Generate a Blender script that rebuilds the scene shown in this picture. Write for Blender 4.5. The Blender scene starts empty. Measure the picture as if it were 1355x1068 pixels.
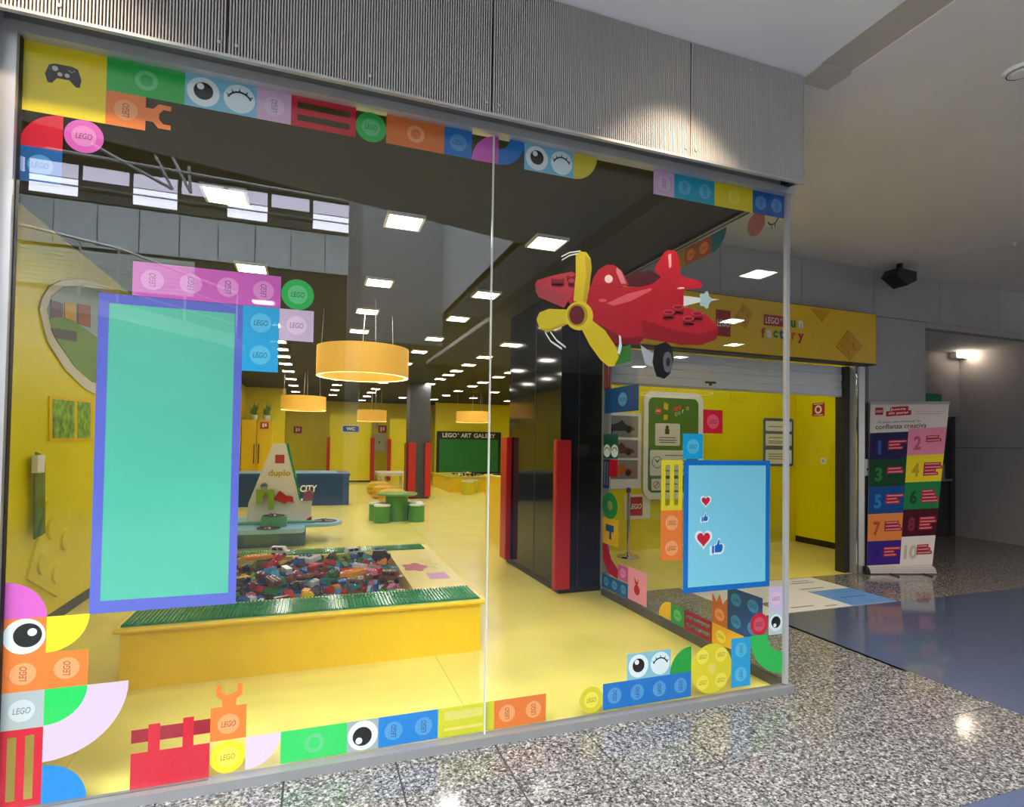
import bpy, math, random
from mathutils import Vector, Euler
random.seed(7)
SC = bpy.context.scene
COL = SC.collection

# ------------------------------------------------------------------ camera
F_PX, CX, CY = 741.6, 677.5, 572.0
YAW, PITCH, ROLL = 0.34003, 0.0222, 0.01494
CAM = Vector((0.0, -2.9043, 1.6))
_f = Vector((math.sin(YAW)*math.cos(PITCH), math.cos(YAW)*math.cos(PITCH), math.sin(PITCH)))
_r0 = Vector((math.cos(YAW), -math.sin(YAW), 0.0))
_u0 = _r0.cross(_f)
CR = _r0*math.cos(ROLL) + _u0*math.sin(ROLL)
CU = _u0*math.cos(ROLL) - _r0*math.sin(ROLL)
CF = _f
cd = bpy.data.cameras.new('camera')
cam = bpy.data.objects.new('camera', cd); COL.objects.link(cam)
from mathutils import Matrix
cam.matrix_world = Matrix(((CR.x, CU.x, -CF.x, CAM.x), (CR.y, CU.y, -CF.y, CAM.y), (CR.z, CU.z, -CF.z, CAM.z), (0, 0, 0, 1)))
cd.sensor_fit = 'HORIZONTAL'; cd.sensor_width = 36.0
cd.lens = F_PX/1355.0*36.0
cd.shift_x = 0.0; cd.shift_y = (CY-534.0)/1355.0
cd.clip_start = 0.05; cd.clip_end = 200
SC.camera = cam
def at(px, py, ax, v):
    """world point that the photograph's pixel shows on a plane x, y or z = v"""
    d = CR*((px-CX)/F_PX) - CU*((py-CY)/F_PX) + CF
    i = 'xyz'.index(ax)
    return CAM + d*((v-CAM[i])/d[i])

# ------------------------------------------------------------------ world, exposure, large lights
vs = SC.view_settings
vs.view_transform = 'Standard'; vs.look = 'None'; vs.gamma = 1.0; vs.use_curve_mapping = False
vs.exposure = 0.0
SC.cycles.max_bounces = 10
SC.cycles.diffuse_bounces = 4
SC.cycles.glossy_bounces = 4
SC.cycles.transparent_max_bounces = 24
SC.cycles.transmission_bounces = 6
SC.cycles.sample_clamp_indirect = 6.0
SC.cycles.caustics_reflective = False
SC.cycles.use_denoising = True
w = bpy.data.worlds.new('hall_ambient'); SC.world = w; w.use_nodes = True
w.node_tree.nodes['Background'].inputs[0].default_value = (1.0, 0.98, 0.97, 1)
w.node_tree.nodes['Background'].inputs[1].default_value = 2.5
def area(name, loc, sx, sy, power, col=(1, 1, 1), rot=(0, 0, 0)):
    l = bpy.data.lights.new(name, 'AREA'); l.shape = 'RECTANGLE'; l.size = sx; l.size_y = sy
    l.energy = power; l.color = col
    o = bpy.data.objects.new(name, l); COL.objects.link(o); o.location = loc; o.rotation_euler = rot
    return o
area('hall_fill_light', (-3.0, -8.5, 9.1), 12, 6, 5400, (0.93, 0.97, 1.0))  # unseen area light, added as fill for the hall and the glass front

# ------------------------------------------------------------------ materials
def lin(h):
    if isinstance(h, str):
        h = h.lstrip('#'); c = [int(h[i:i+2], 16)/255 for i in (0, 2, 4)]
        return tuple(((x/12.92) if x <= .04045 else ((x+.055)/1.055)**2.4) for x in c)
    return tuple(h)
MATS = {}
def mat(key, col, rough=0.5, metal=0.0, spec=0.5, emit=0.0, alpha=1.0, var=0.0, vscale=8.0, bump=0.0, bscale=60.0, emitcol=None, coat=0.0, trans=0.0):
    if key in MATS: return MATS[key]
    m = bpy.data.materials.new(key); m.use_nodes = True
    nt = m.node_tree; N = nt.nodes; L = nt.links
    b = N['Principled BSDF']; c = lin(col)
    b.inputs['Base Color'].default_value = (*c, 1)
    b.inputs['Roughness'].default_value = rough
    b.inputs['Metallic'].default_value = metal
    b.inputs['Specular IOR Level'].default_value = spec
    b.inputs['Coat Weight'].default_value = coat
    b.inputs['Coat Roughness'].default_value = 0.08
    b.inputs['Alpha'].default_value = alpha
    if emit:
        b.inputs['Emission Color'].default_value = (*lin(emitcol or col), 1)
        b.inputs['Emission Strength'].default_value = emit
    if var or bump:
        g = N.new('ShaderNodeNewGeometry')
        n = N.new('ShaderNodeTexNoise'); n.inputs['Scale'].default_value = vscale; n.inputs['Detail'].default_value = 4
        L.new(g.outputs['Position'], n.inputs['Vector'])
        if var:
            r = N.new('ShaderNodeMapRange'); r.inputs['From Min'].default_value = .3; r.inputs['From Max'].default_value = .7
            r.inputs['To Min'].default_value = 1-var; r.inputs['To Max'].default_value = 1+var
            L.new(n.outputs['Fac'], r.inputs['Value'])
            mx = N.new('ShaderNodeMix'); mx.data_type = 'RGBA'; mx.blend_type = 'MULTIPLY'; mx.inputs['Factor'].default_value = 1
            mx.inputs[6].default_value = (*c, 1)
            L.new(r.outputs['Result'], mx.inputs[7]); L.new(mx.outputs[2], b.inputs['Base Color'])
        if bump:
            n2 = N.new('ShaderNodeTexNoise'); n2.inputs['Scale'].default_value = bscale; n2.inputs['Detail'].default_value = 3
            L.new(g.outputs['Position'], n2.inputs['Vector'])
            bp = N.new('ShaderNodeBump'); bp.inputs['Strength'].default_value = bump; bp.inputs['Distance'].default_value = .004
            L.new(n2.outputs['Fac'], bp.inputs['Height']); L.new(bp.outputs['Normal'], b.inputs['Normal'])
    MATS[key] = m
    return m
def granite_mat():
    m = bpy.data.materials.new('granite'); m.use_nodes = True
    nt = m.node_tree; N = nt.nodes; L = nt.links; b = N['Principled BSDF']
    g = N.new('ShaderNodeNewGeometry')
    v = N.new('ShaderNodeTexVoronoi'); v.inputs['Scale'].default_value = 105; v.inputs['Randomness'].default_value = 1
    L.new(g.outputs['Position'], v.inputs['Vector'])
    sep = N.new('ShaderNodeSeparateColor'); L.new(v.outputs['Color'], sep.inputs[0])
    n = N.new('ShaderNodeTexNoise'); n.inputs['Scale'].default_value = 38; n.inputs['Detail'].default_value = 5; n.inputs['Roughness'].default_value = .7
    L.new(g.outputs['Position'], n.inputs['Vector'])
    ad = N.new('ShaderNodeMath'); ad.operation = 'MULTIPLY_ADD'; ad.inputs[1].default_value = .55
    L.new(sep.outputs[0], ad.inputs[0]); 
    m2 = N.new('ShaderNodeMath'); m2.operation = 'MULTIPLY_ADD'; m2.inputs[1].default_value = 1.1; m2.inputs[2].default_value = -.32
    L.new(n.outputs['Fac'], m2.inputs[0]); L.new(m2.outputs[0], ad.inputs[2])
    cr = N.new('ShaderNodeValToRGB'); e = cr.color_ramp.elements
    e[0].position = .2; e[0].color = (.03, .03, .031, 1); e[1].position = .88; e[1].color = (.54, .53, .51, 1)
    for p, c in ((.38, .09), (.54, .18), (.7, .31)):
        q = e.new(p); q.color = (c, c*.98, c*.96, 1)
    L.new(ad.outputs[0], cr.inputs['Fac']); L.new(cr.outputs['Color'], b.inputs['Base Color'])
    b.inputs['Roughness'].default_value = .09; b.inputs['Specular IOR Level'].default_value = .45
    MATS['granite'] = m; return m
def glass_mat():
    m = bpy.data.materials.new('shop_glass'); m.use_nodes = True
    nt = m.node_tree; N = nt.nodes; L = nt.links
    for n in list(N):
        if n.type == 'BSDF_PRINCIPLED': N.remove(n)
    out = [n for n in N if n.type == 'OUTPUT_MATERIAL'][0]
    lw = N.new('ShaderNodeLayerWeight'); lw.inputs['Blend'].default_value = .5
    pw = N.new('ShaderNodeMath'); pw.operation = 'POWER'; pw.inputs[1].default_value = 5
    L.new(lw.outputs['Facing'], pw.inputs[0])
    ma = N.new('ShaderNodeMath'); ma.operation = 'MULTIPLY_ADD'; ma.inputs[1].default_value = .95; ma.inputs[2].default_value = .04
    L.new(pw.outputs[0], ma.inputs[0])
    t = N.new('ShaderNodeBsdfTransparent'); t.inputs[0].default_value = (.985, .995, .99, 1)
    gl = N.new('ShaderNodeBsdfGlossy'); gl.inputs['Roughness'].default_value = 0.0
    mx = N.new('ShaderNodeMixShader'); L.new(ma.outputs[0], mx.inputs[0]); L.new(t.outputs[0], mx.inputs[1]); L.new(gl.outputs[0], mx.inputs[2])
    L.new(mx.outputs[0], out.inputs['Surface'])
    MATS['glass'] = m; return m
GRAN = granite_mat(); GLASS = glass_mat()
YEL = mat('yellow_wall_paint', '#eadb00', .35, var=.03, vscale=1.5)
YFLOOR = mat('yellow_vinyl_floor', '#eee074', .22, spec=.5, var=.05, vscale=2.0, bump=.04, bscale=3)
YBOX = mat('yellow_laminate', '#f2ca08', .35, var=.02)
GREYP = mat('grey_wall_panel', '#b2afaf', .45, var=.03, vscale=3)
FASC = mat('grey_corrugated_panel', '#c4c0bc', .42, var=.04, vscale=2)
ALU = mat('brushed_aluminium', '#c4c5c6', .35, metal=.45, var=.05, vscale=4)
ALUD = mat('dark_grey_metal', '#5c5c5c', .4, metal=.5)  # plain dark grey metal for frames, bars and joints
DARK = mat('dark_gasket', '#141414', .5)
WHITEC = mat('white_ceiling_paint', '#f0eeec', .8, var=.02, vscale=1.2)
BLACKC = mat('black_ceiling_paint', '#131416', .75)
BLKG = mat('black_glossy_panel', '#1b1b1d', .07, spec=.3)
RED = mat('red_guard', '#b3121a', .35)
CHROME = mat('chrome', '#d8d8d8', .12, metal=1)
WHITE = mat('white_plastic', '#eeeeec', .4)
BLACK = mat('black_plastic', '#0e0e10', .4)
NAVY = mat('navy_floor', '#525c76', .08, spec=.5, var=.10, vscale=60)
GRNB = mat('green_baseplate', '#0f8a4e', .13, var=.03)

# ------------------------------------------------------------------ mesh building
ORG = {}
class MB:
    def __init__(s): s.v = []; s.f = []
    def add(s, vs_, fs_):
        o = len(s.v); s.v += [tuple(a) for a in vs_]; s.f += [tuple(i+o for i in q) for q in fs_]; return s
    def box(s, x0, x1, y0, y1, z0, z1):
        return s.add([(x0, y0, z0), (x1, y0, z0), (x1, y1, z0), (x0, y1, z0), (x0, y0, z1), (x1, y0, z1), (x1, y1, z1), (x0, y1, z1)],
                     [(0, 3, 2, 1), (4, 5, 6, 7), (0, 1, 5, 4), (1, 2, 6, 5), (2, 3, 7, 6), (3, 0, 4, 7)])
    def prism(s, poly, fn, a, b):
        """poly of (u,v); fn(u,v,n)->xyz; extruded from n=a to n=b"""
        n = len(poly); vv = [fn(u, v, a) for u, v in poly] + [fn(u, v, b) for u, v in poly]
        ff = [tuple(range(n-1, -1, -1)), tuple(range(n, 2*n))] + [(i, (i+1) % n, n+(i+1) % n, n+i) for i in range(n)]
        return s.add(vv, ff)
    def cyl(s, c, r, h, n=24, r2=None, axis='z'):
        r2 = r if r2 is None else r2
        def P(a, rr, t):
            u, v = rr*math.cos(a), rr*math.sin(a)
            return {'z': (c[0]+u, c[1]+v, c[2]+t), 'y': (c[0]+u, c[1]+t, c[2]+v), 'x': (c[0]+t, c[1]+u, c[2]+v)}[axis]
        vv = [P(2*math.pi*i/n, r, 0) for i in range(n)] + [P(2*math.pi*i/n, r2, h) for i in range(n)]
        return s.add(vv, [tuple(range(n-1, -1, -1)), tuple(range(n, 2*n))] + [(i, (i+1) % n, n+(i+1) % n, n+i) for i in range(n)])
    def lathe(s, c, prof, n=32):
        vv = []; ff = []
        for r, z in prof:
            vv += [(c[0]+r*math.cos(2*math.pi*i/n), c[1]+r*math.sin(2*math.pi*i/n), c[2]+z) for i in range(n)]
        for k in range(len(prof)-1):
            ff += [(k*n+i, k*n+(i+1) % n, (k+1)*n+(i+1) % n, (k+1)*n+i) for i in range(n)]
        return s.add(vv, ff)
    def tube(s, pts, r, n=8):
        pts = [Vector(p) for p in pts]
        vv = []; ff = []
        for k, p in enumerate(pts):
            d = (pts[min(k+1, len(pts)-1)] - pts[max(k-1, 0)]).normalized()
            a = d.cross(Vector((0, 0, 1)))
            if a.length < 1e-3: a = d.cross(Vector((1, 0, 0)))
            a.normalize(); b = d.cross(a)
            vv += [tuple(p + a*(r*math.cos(2*math.pi*i/n)) + b*(r*math.sin(2*math.pi*i/n))) for i in range(n)]
        for k in range(len(pts)-1):
            ff += [(k*n+i, k*n+(i+1) % n, (k+1)*n+(i+1) % n, (k+1)*n+i) for i in range(n)]
        ff += [tuple(range(n-1, -1, -1)), tuple(range((len(pts)-1)*n, len(pts)*n))]
        return s.add(vv, ff)
    def sphere(s, c, rx, ry=None, rz=None, n=16, m=10, half=False):
        ry = rx if ry is None else ry; rz = rx if rz is None else rz
        lo = 0.0 if half else -math.pi/2
        vv = []; ff = []
        for j in range(m+1):
            t = lo + (math.pi/2-lo)*j/m
            vv += [(c[0]+rx*math.cos(t)*math.cos(2*math.pi*i/n), c[1]+ry*math.cos(t)*math.sin(2*math.pi*i/n), c[2]+rz*math.sin(t)) for i in range(n)]
        for j in range(m):
            ff += [(j*n+i, j*n+(i+1) % n, (j+1)*n+(i+1) % n, (j+1)*n+i) for i in range(n)]
        return s.add(vv, ff)
    def build(s, name, m, parent=None, label=None, cat=None, group=None, kind=None, smooth=False, bevel=0.0, origin=None):
        if parent is not None: o0 = ORG[parent.name]
        elif origin is not None: o0 = Vector(origin)
        else:
            xs = [a[0] for a in s.v]; ys = [a[1] for a in s.v]; zs = [a[2] for a in s.v]
            o0 = Vector(((min(xs)+max(xs))/2, (min(ys)+max(ys))/2, min(zs)))
        me = bpy.data.meshes.new(name)
        me.from_pydata([(a[0]-o0.x, a[1]-o0.y, a[2]-o0.z) for a in s.v], [], s.f); me.update()
        if isinstance(m, (list, tuple)):
            for q in m: me.materials.append(q)
        else: me.materials.append(m)
        if smooth:
            for p in me.polygons: p.use_smooth = True
            try: me.set_sharp_from_angle(angle=math.radians(40))
            except Exception: pass
        o = bpy.data.objects.new(name, me); COL.objects.link(o)
        if parent is not None: o.parent = parent
        else: o.location = o0
        ORG[o.name] = o0
        if bevel:
            bv = o.modifiers.new('bevel', 'BEVEL'); bv.width = bevel; bv.segments = 2; bv.limit_method = 'ANGLE'
        return tag(o, label, cat, group, kind)
def tag(o, label=None, cat=None, group=None, kind=None):
    if label: o['label'] = label
    if cat: o['category'] = cat
    if group: o['group'] = group
    if kind: o['kind'] = kind
    return o
def empty(name, loc, label=None, cat=None, group=None, kind=None):
    o = bpy.data.objects.new(name, None); COL.objects.link(o); o.location = loc; o.empty_display_size = .1
    ORG[o.name] = Vector(loc)
    return tag(o, label, cat, group, kind)
def B(*a): return MB().box(*a)
def clone(o, parent=None):
    c = o.copy(); COL.objects.link(c)
    if parent is not None: c.parent = parent
    for ch in list(o.children): clone(ch, c)
    return c
def struct(name, m, mt, **k): return m.build(name, mt, kind='structure', **k)

# planes: fn(u, v, n) with n towards the viewer
def plane_y(Y): return lambda u, v, n: (u, Y-n, v)
def plane_x(X, sgn=-1): return lambda u, v, n: (X+sgn*n, u, v)
def plane_z(Z): return lambda u, v, n: (u, v, Z+n)
def R(u0, v0, u1, v1): return [(u0, v0), (u1, v0), (u1, v1), (u0, v1)]
def C(cu, cv, r, n=28, ry=None): return [(cu+r*math.cos(2*math.pi*i/n), cv+(ry or r)*math.sin(2*math.pi*i/n)) for i in range(n)]
def ARC(cu, cv, r0, r1, a0, a1, n=14, sx=1.0):
    A = [math.radians(a0+(a1-a0)*i/n) for i in range(n+1)]
    p = [(cu+sx*r1*math.cos(a), cv+r1*math.sin(a)) for a in A]
    return p + ([(cu, cv)] if r0 <= 0 else [(cu+sx*r0*math.cos(a), cv+r0*math.sin(a)) for a in reversed(A)])
def RR(u0, v0, u1, v1, r, n=6):
    p = []
    for cx, cy, a in ((u1-r, v0+r, -90), (u1-r, v1-r, 0), (u0+r, v1-r, 90), (u0+r, v0+r, 180)):
        p += [(cx+r*math.cos(math.radians(a+90*i/n)), cy+r*math.sin(math.radians(a+90*i/n))) for i in range(n+1)]
    return p
def flat(polys, fn, n0, th=.0006):
    m = MB()
    for p in polys: m.prism(p, fn, n0, n0+th)
    return m
# text
TXT = {}
def text_mesh(s, bold=.0, shear=0.0, space=1.0):
    k = (s, bold, shear, space)
    if k in TXT: return TXT[k]
    c = bpy.data.curves.new('txt', 'FONT'); c.body = s; c.offset = bold; c.shear = shear; c.space_character = space
    c.resolution_u = 3; c.fill_mode = 'FRONT'
    o = bpy.data.objects.new('txt', c); COL.objects.link(o)
    dg = bpy.context.evaluated_depsgraph_get(); dg.update()
    me = bpy.data.meshes.new_from_object(o.evaluated_get(dg))
    vv = [(v.co.x, v.co.y) for v in me.vertices]; ff = [tuple(p.vertices) for p in me.polygons]
    bpy.data.objects.remove(o); bpy.data.curves.remove(c); bpy.data.meshes.remove(me)
    x0 = min(a[0] for a in vv); x1 = max(a[0] for a in vv); y0 = min(a[1] for a in vv); y1 = max(a[1] for a in vv)
    vv = [((a-(x0+x1)/2)/(y1-y0), (b-(y0+y1)/2)/(y1-y0)) for a, b in vv]
    TXT[k] = (vv, ff, (x1-x0)/(y1-y0)); return TXT[k]
def text(s, fn, cu, cv, h, n, width=None, rot=0, **k):
    vv, ff, asp = text_mesh(s, **k)
    sx = (width/asp/h) if width else 1.0
    c, sn = math.cos(math.radians(rot)), math.sin(math.radians(rot))
    m = MB()
    m.add([fn(cu+(a*h*sx)*c-(b*h)*sn, cv+(a*h*sx)*sn+(b*h)*c, n) for a, b in vv], ff)
    return m

# ================================================================== SETTING
ZT, ZB, XL, XS, XC = 3.3, .06, -1.205, .8974, 2.98
ZC, YW = 4.02, 2.5
# ---- floors
fl = struct('floor', MB().box(-14, 4.11, -1.8, -1.172, -.1, 0.0).box(2.0, 4.11, -14.2, -1.8, -.1, 0), NAVY)
MB().box(-14, 2.0, -14.2, -1.8, -.1, 0).build('granite_slab', GRAN, fl)  # unseen floor, set to granite to bounce light onto ceilings and fascia
MB().box(7.99, 12, 2.5, 4.4, -.03, 0).build('granite_slab', GRAN, fl)
MB().box(4.11, 26, -14.2, 1.35, -.1, 0).build('navy_slab', NAVY, fl)
MB().box(-6, 4.12, -1.172, .0, -.1, -.004).build('grout_bed', mat('grout', '#3a3938', .8), fl)
MB().box(2.9, 14, 1.35, 4.4, -.1, -.004).build('grout_bed', MATS['grout'], fl)
MB().box(2.9, 4.12, 0, 1.36, -.1, -.004).build('grout_bed', MATS['grout'], fl)
tiles = {}
def tile(x0, x1, y0, y1):
    k = (round(x1-x0, 3), round(y1-y0, 3))
    g = .0045
    if k not in tiles:
        o = B(x0+g, x1-g, y0+g, y1-g, -.03, 0).build('granite_tile', GRAN, None, origin=(x0, y0, 0)); tiles[k] = o
        o.parent = fl; o.location = Vector((x0, y0, 0))-fl.location
    else:
        o = tiles[k].copy(); COL.objects.link(o); o.parent = fl; o.location = Vector((x0, y0, 0))-fl.location
TX = [-.098+.5215*i for i in range(-6, 9)]
for i in range(len(TX)-1):
    x0, x1 = TX[i], min(TX[i+1], 4.11)
    if x1-x0 < .05: continue
    for y0, y1 in ((-1.172, -.565), (-.565, -.002)): tile(x0, x1, y0, y1)
    if x0 > 2.9:
        for y0, y1 in ((.0, .45), (.45, .9), (.9, 1.35)): tile(x0, x1, y0, y1)
tile(4.074-.0001, 4.11, -1.172, -.565); tile(4.074-.0001, 4.11, -.565, -.002)
for y0, y1 in ((.0, .45), (.45, .9), (.9, 1.35)):
    tile(2.99, TX[12] if TX[12] > 3.0 else TX[13], y0, y1)
for i in range(14):
    for y0, y1 in ((1.35, 1.95), (1.95, 2.5)):
        tile(2.99+.75*i, 2.99+.75*(i+1), y0, y1)
# yellow shop floor in sheets
sf = struct('floor_shop', MB().box(-2.2, 10, .02, 23, -.12, -.004), mat('yellow_joint', '#a58d22', .6))
XS_ = [-2.2, -1.1, .9, 2.98]
YS_ = [.03, 1.45, 3.45, 5.45, 7.45, 9.45, 11.45, 14.45, 18.45, 23]
for j in range(len(YS_)-1):
    xs = XS_ + ([5.0, 7.93] if YS_[j] > 3 else [])
    xs = xs if YS_[j] < 5 else [-2.2, -.2, 1.8, 3.8, 5.8, 8, 10]
    for i in range(len(xs)-1):
        g = .0015
        B(xs[i]+g, xs[i+1]-g, YS_[j]+g, YS_[j+1]-g, -.01, 0).build('vinyl_sheet', YFLOOR, sf)
B(2.985, 7.93, YW, 3.448, -.01, 0).build('vinyl_sheet', YFLOOR, sf)
# ---- shop envelope
wl = struct('wall_left', B(-2.25, -2.1, .0, 22.2, 0, 3.34), YEL)
struct('baseboard_left', B(-2.1, -2.088, .05, 22, 0, .09), mat('black_baseboard', '#17171a', .4))
struct('wall_back', B(-2.25, 9, 22.2, 22.35, 0, 3.34), YEL)
struct('wall_right', B(8.6, 8.75, 4.8, 22.2, 0, 3.34), YEL)
struct('ceiling_shop', MB().box(-2.25, 2.96, .02, 4.65, 3.34, 3.45).box(-2.25, 8.75, 4.65, 22.35, 3.34, 3.45).box(2.96, 7.75, 2.56, 4.65, 3.34, 3.45), BLACKC)
# vestibule behind the entrance
vb = struct('wall_vestibule', B(3.05, 7.96, 4.65, 4.75, 0, 3.34), YEL)
vr = struct('wall_vestibule_right', B(7.93, 7.96, YW+.12, 4.75, 0, 3.34), YEL)
struct('baseboard_vestibule_right', B(7.918, 7.93, 2.7, 4.65, 0, .1), MATS['black_baseboard'])
# black pillar beside the side glass
pl = struct('pillar', B(2.53, 3.03, 2.66, 4.36, 0, 3.34), BLKG)
B(2.52, 3.035, 2.65, 4.37, 0, .06).build('plinth', BLACK, pl)
B(2.526, 2.532, 3.4, 3.404, .06, 3.3).build('panel_joint', ALUD, pl)
B(2.745, 2.749, 2.655, 2.661, .06, 3.3).build('panel_joint', ALUD, pl)
# ---- facade wall at the right of the entrance
wf = struct('wall_facade', MB().box(2.96, 14, YW+.03, YW+.12, 3.39, ZC).box(2.96, 6.9, YW+.03, YW+.06, 2.72, 3.39).box(6.9, 7.99, YW+.03, YW+.12, 0, 3.39), DARK)
def panel(x0, x1, z0, z1, p=wf, y=YW):
    g = .004; B(x0+g, x1-g, y, y+.03, z0+g, z1-g).build('panel', GREYP, p)
for x0, x1 in ((2.96, 3.25), (3.25, 4.5), (4.5, 5.75), (5.75, 7.0), (7.0, 8.27), (8.27, 9.56), (9.56, 10.85), (10.85, 12.2)):
    panel(x0, x1, 3.39, ZC)
for x0, x1 in ((2.96, 4.2), (4.2, 5.6), (5.6, 6.9)): panel(x0, x1, 2.72, 3.39)
panel(6.9, 7.99, 1.69, 3.39); panel(6.9, 7.99, 0, 1.69)
# recess with the service door
B(7.99, 12.3, YW, YW+.12, 3.31, 3.39).build('lintel', GREYP, wf)
struct('wall_recess_left', B(7.965, 7.99, YW+.12, 4.2, 0, 3.5), GREYP)
wr = struct('wall_recess_right', B(11.45, 11.55, YW-2.5, 4.3, 0, 3.55), DARK)
for y0, y1 in ((.0, 1.7), (1.7, 3.0), (3.0, 4.3)):
    for z0, z1 in ((0, 1.67), (1.67, 3.5)):
        B(11.42, 11.45, y0+.004, y1-.004, z0+.004, z1-.004).build('panel', GREYP, wr)
struct('wall_recess_back', MB().box(7.99, 10.1, 4.2, 4.3, 0, 3.5).box(10.1, 11.42, 4.2, 4.3, 2.25, 3.5), GREYP)
struct('ceiling_recess', B(7.99, 11.42, YW+.12, 4.3, 3.44, 3.5), WHITEC)
dr = struct('door_1', B(10.1, 11.42, 4.32, 4.38, 0, 2.25), mat('dark_grey_door', '#47474a', .45))
MB().box(10.12, 10.2, 4.28, 4.33, 0, 2.25).box(11.3, 11.42, 4.28, 4.33, 0, 2.25).build('door_frame', ALUD, dr)
MB().tube([(10.3, 4.27, 1.06), (11.3, 4.27, 1.06)], .022).box(10.98, 11.1, 4.26, 4.33, 1.08, 1.35).build('push_bar', ALU, dr)
# ---- hall ceilings
struct('ceiling_left', MB().prism([(-8, -.12), (-8, -.94), (2.22, -3.35), (2.22, -7.3), (2.95, -7.3), (2.95, -.12)], plane_z(ZC), 0, .1), WHITEC)
struct('ceiling_right', MB().box(3.2, 26, -14.3, YW+.1, ZC, ZC+.1).box(2.94, 3.2, -.12, YW+.1, ZC, ZC+.1), mat('beige_ceiling_paint', '#e6e0d6', .85, var=.03, vscale=1.5))
tr = struct('trim_1', B(2.94, 3.21, -7.3, -.12, ZC+.008, ZC+.06), mat('grey_ceiling_joint', '#bdb6aa', .6))
B(2.95, 3.2, -.28, -.1, ZC-.012, ZC+.03).build('end_plate', MATS['grey_ceiling_joint'], tr)
# ---- fascia above the glass: ribbed panels
wfa = struct('wall_fascia', MB().box(-8, 2.94, -.12, .02, 3.42, ZC+.02).box(2.9, 2.948, -.13, YW, 3.34, ZC), DARK)
def ribbed(x0, x1, z0, z1, yb, depth, pitch, parent):
    n = max(2, int((x1-x0)/pitch)); vv = []; ff = []
    pr = [(0, 0), (.15, 1), (.5, 1), (.65, 0)]
    pts = []
    for i in range(n):
        for t, d in pr: pts.append((x0+(x1-x0)*(i+t)/n, yb-depth*d))
    pts.append((x1, yb))
    for (x, y) in pts: vv += [(x, y, z0), (x, y, z1)]
    for i in range(len(pts)-1): ff.append((2*i, 2*i+2, 2*i+3, 2*i+1))
    return MB().add(vv, ff)
for x0, x1 in ((-2.88, -1.64), (-1.64, -.40), (-.40, .84), (.84, 2.075), (2.075, 2.948)):
    m = ribbed(x0+.004, x1-.004, 3.325, ZC-.005, -.146, .0035, .0125, wfa)
    m.box(x0+.004, x1-.004, -.146, -.12, 3.325, ZC-.005)
    p = m.build('ribbed_panel', FASC, wfa)
    for sx in (x0+.035, (x0+x1)/2, x1-.035):
        for sz in (3.37, 3.95): MB().cyl((sx, -.153, sz), .008, .004, 10, axis='y').build('screw', ALU, p)
MB().box(-2.88, 2.955, -.15, -.128, 3.312, 3.326).build('drip_lip', ALU, wfa)
# fascia return at the corner
B(2.946, 2.95, -.15, YW, 3.325, ZC).build('return_panel', FASC, wfa)
# header channel and frame of the glass
hd = struct('trim_2', MB().box(-2.88, 2.99, -.12, .05, 3.40, 3.43), mat('soffit_grey', '#9a9a9a', .5))
B(-2.88, 2.99, -.005, .05, 3.345, 3.40).build('channel', MATS['soffit_grey'], hd)
B(XL-.06, 3.0, -.03, .04, ZT, 3.345).build('head_rail', ALU, hd)
B(2.94, 2.99, .04, YW, ZT+.03, 3.40).build('head_rail', ALUD, hd)
B(-2.2, -1.26, -.1, .04, 0, 3.40).build('jamb_panel', GREYP, hd)
sl = struct('trim_3', B(XL-.06, 3.0, -.035, .03, 0, .045), mat('sill_grey', '#8e8f90', .4, metal=.3))
B(2.955, 3.0, .03, YW, 0, .06).build('side_sill', ALUD, sl)
# panes
w1 = struct('window_1', B(XL, XS-.002, 0, .012, .045, ZT+.01), GLASS)
B(XL-.055, XL, -.03, .03, 0, ZT).build('frame_post', ALU, w1)
B(XL-.004, XL+.004, -.006, .02, .05, ZT).build('gasket', DARK, w1)
w2 = struct('window_2', B(XS+.002, 2.978, 0, .012, .045, ZT+.01), GLASS)
B(XS-.0035, XS+.0035, -.002, .014, .045, ZT).build('joint_seal', mat('clear_silicone', '#c9cdc9', .3), w2)
w3 = struct('window_3', B(2.968, 2.98, .014, YW, .06, ZT+.03), GLASS)
B(2.955, 2.985, -.004, .022, .05, ZT).build('corner_post', mat('corner_silicone_grey', '#a4a6a8', .35), w3)
# ---- the hall behind the photographer, seen mirrored in the glass
BLUEP = mat('blue_grey_panel', '#a9b3ba', .6, var=.03, vscale=2)
wo = struct('wall_opposite', MB().box(-14, 26, -14.3, -14.05, 0, 9.4), mat('dark_opening', '#2a2b2d', .8))
for i in range(20):
    x0 = -13.6+.92*i
    B(x0+.01, x0+.91, -14.05, -14.0, 6.45, 7.58).build('panel', BLUEP, wo)
SKYE = mat('clerestory_pane', '#eef0ff', .4, emit=12.0)
BLIND = mat('clerestory_blind', '#d9d6ee', .6, emit=7.0)
for i in range(17):
    x0 = -13.4+1.1*i
    w_ = struct('window_%d' % (4+i), B(x0, x0+1.1, -14.04, -14.0, 7.62, 8.55), mat('window_frame_dark', '#2b2b2e', .5))
    B(x0+.05, x0+1.05, -14.0, -13.985, 8.15, 8.5).build('pane', BLIND, w_)
    if i % 2 == 0: B(x0+.05, x0+1.05, -14.0, -13.985, 7.7, 8.12).build('pane', SKYE, w_)
MB().box(-13.5, 4, -13.9, -13.86, 7.9, 7.93).build('window_rail', ALUD, wo)
SHUT = mat('pale_shutter', '#aeb9b4', .5)
for i in range(9): B(-12, -3.1, -14.06-.01*(i % 2), -13.99, 5.42+.105*i, 5.42+.105*i+.095).build('shutter_slat', SHUT, wo)
struct('ceiling_hall', B(-14, 6, -14.3, -.9, 9.4, 9.5), mat('dark_roof_deck', '#4a4a4a', .8))
for i in range(12): 
    B(-13+1.5*i, -12.9+1.5*i, -14, -4, 9.2, 9.4).build('purlin', ALUD, bpy.data.objects['ceiling_hall'])
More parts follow.
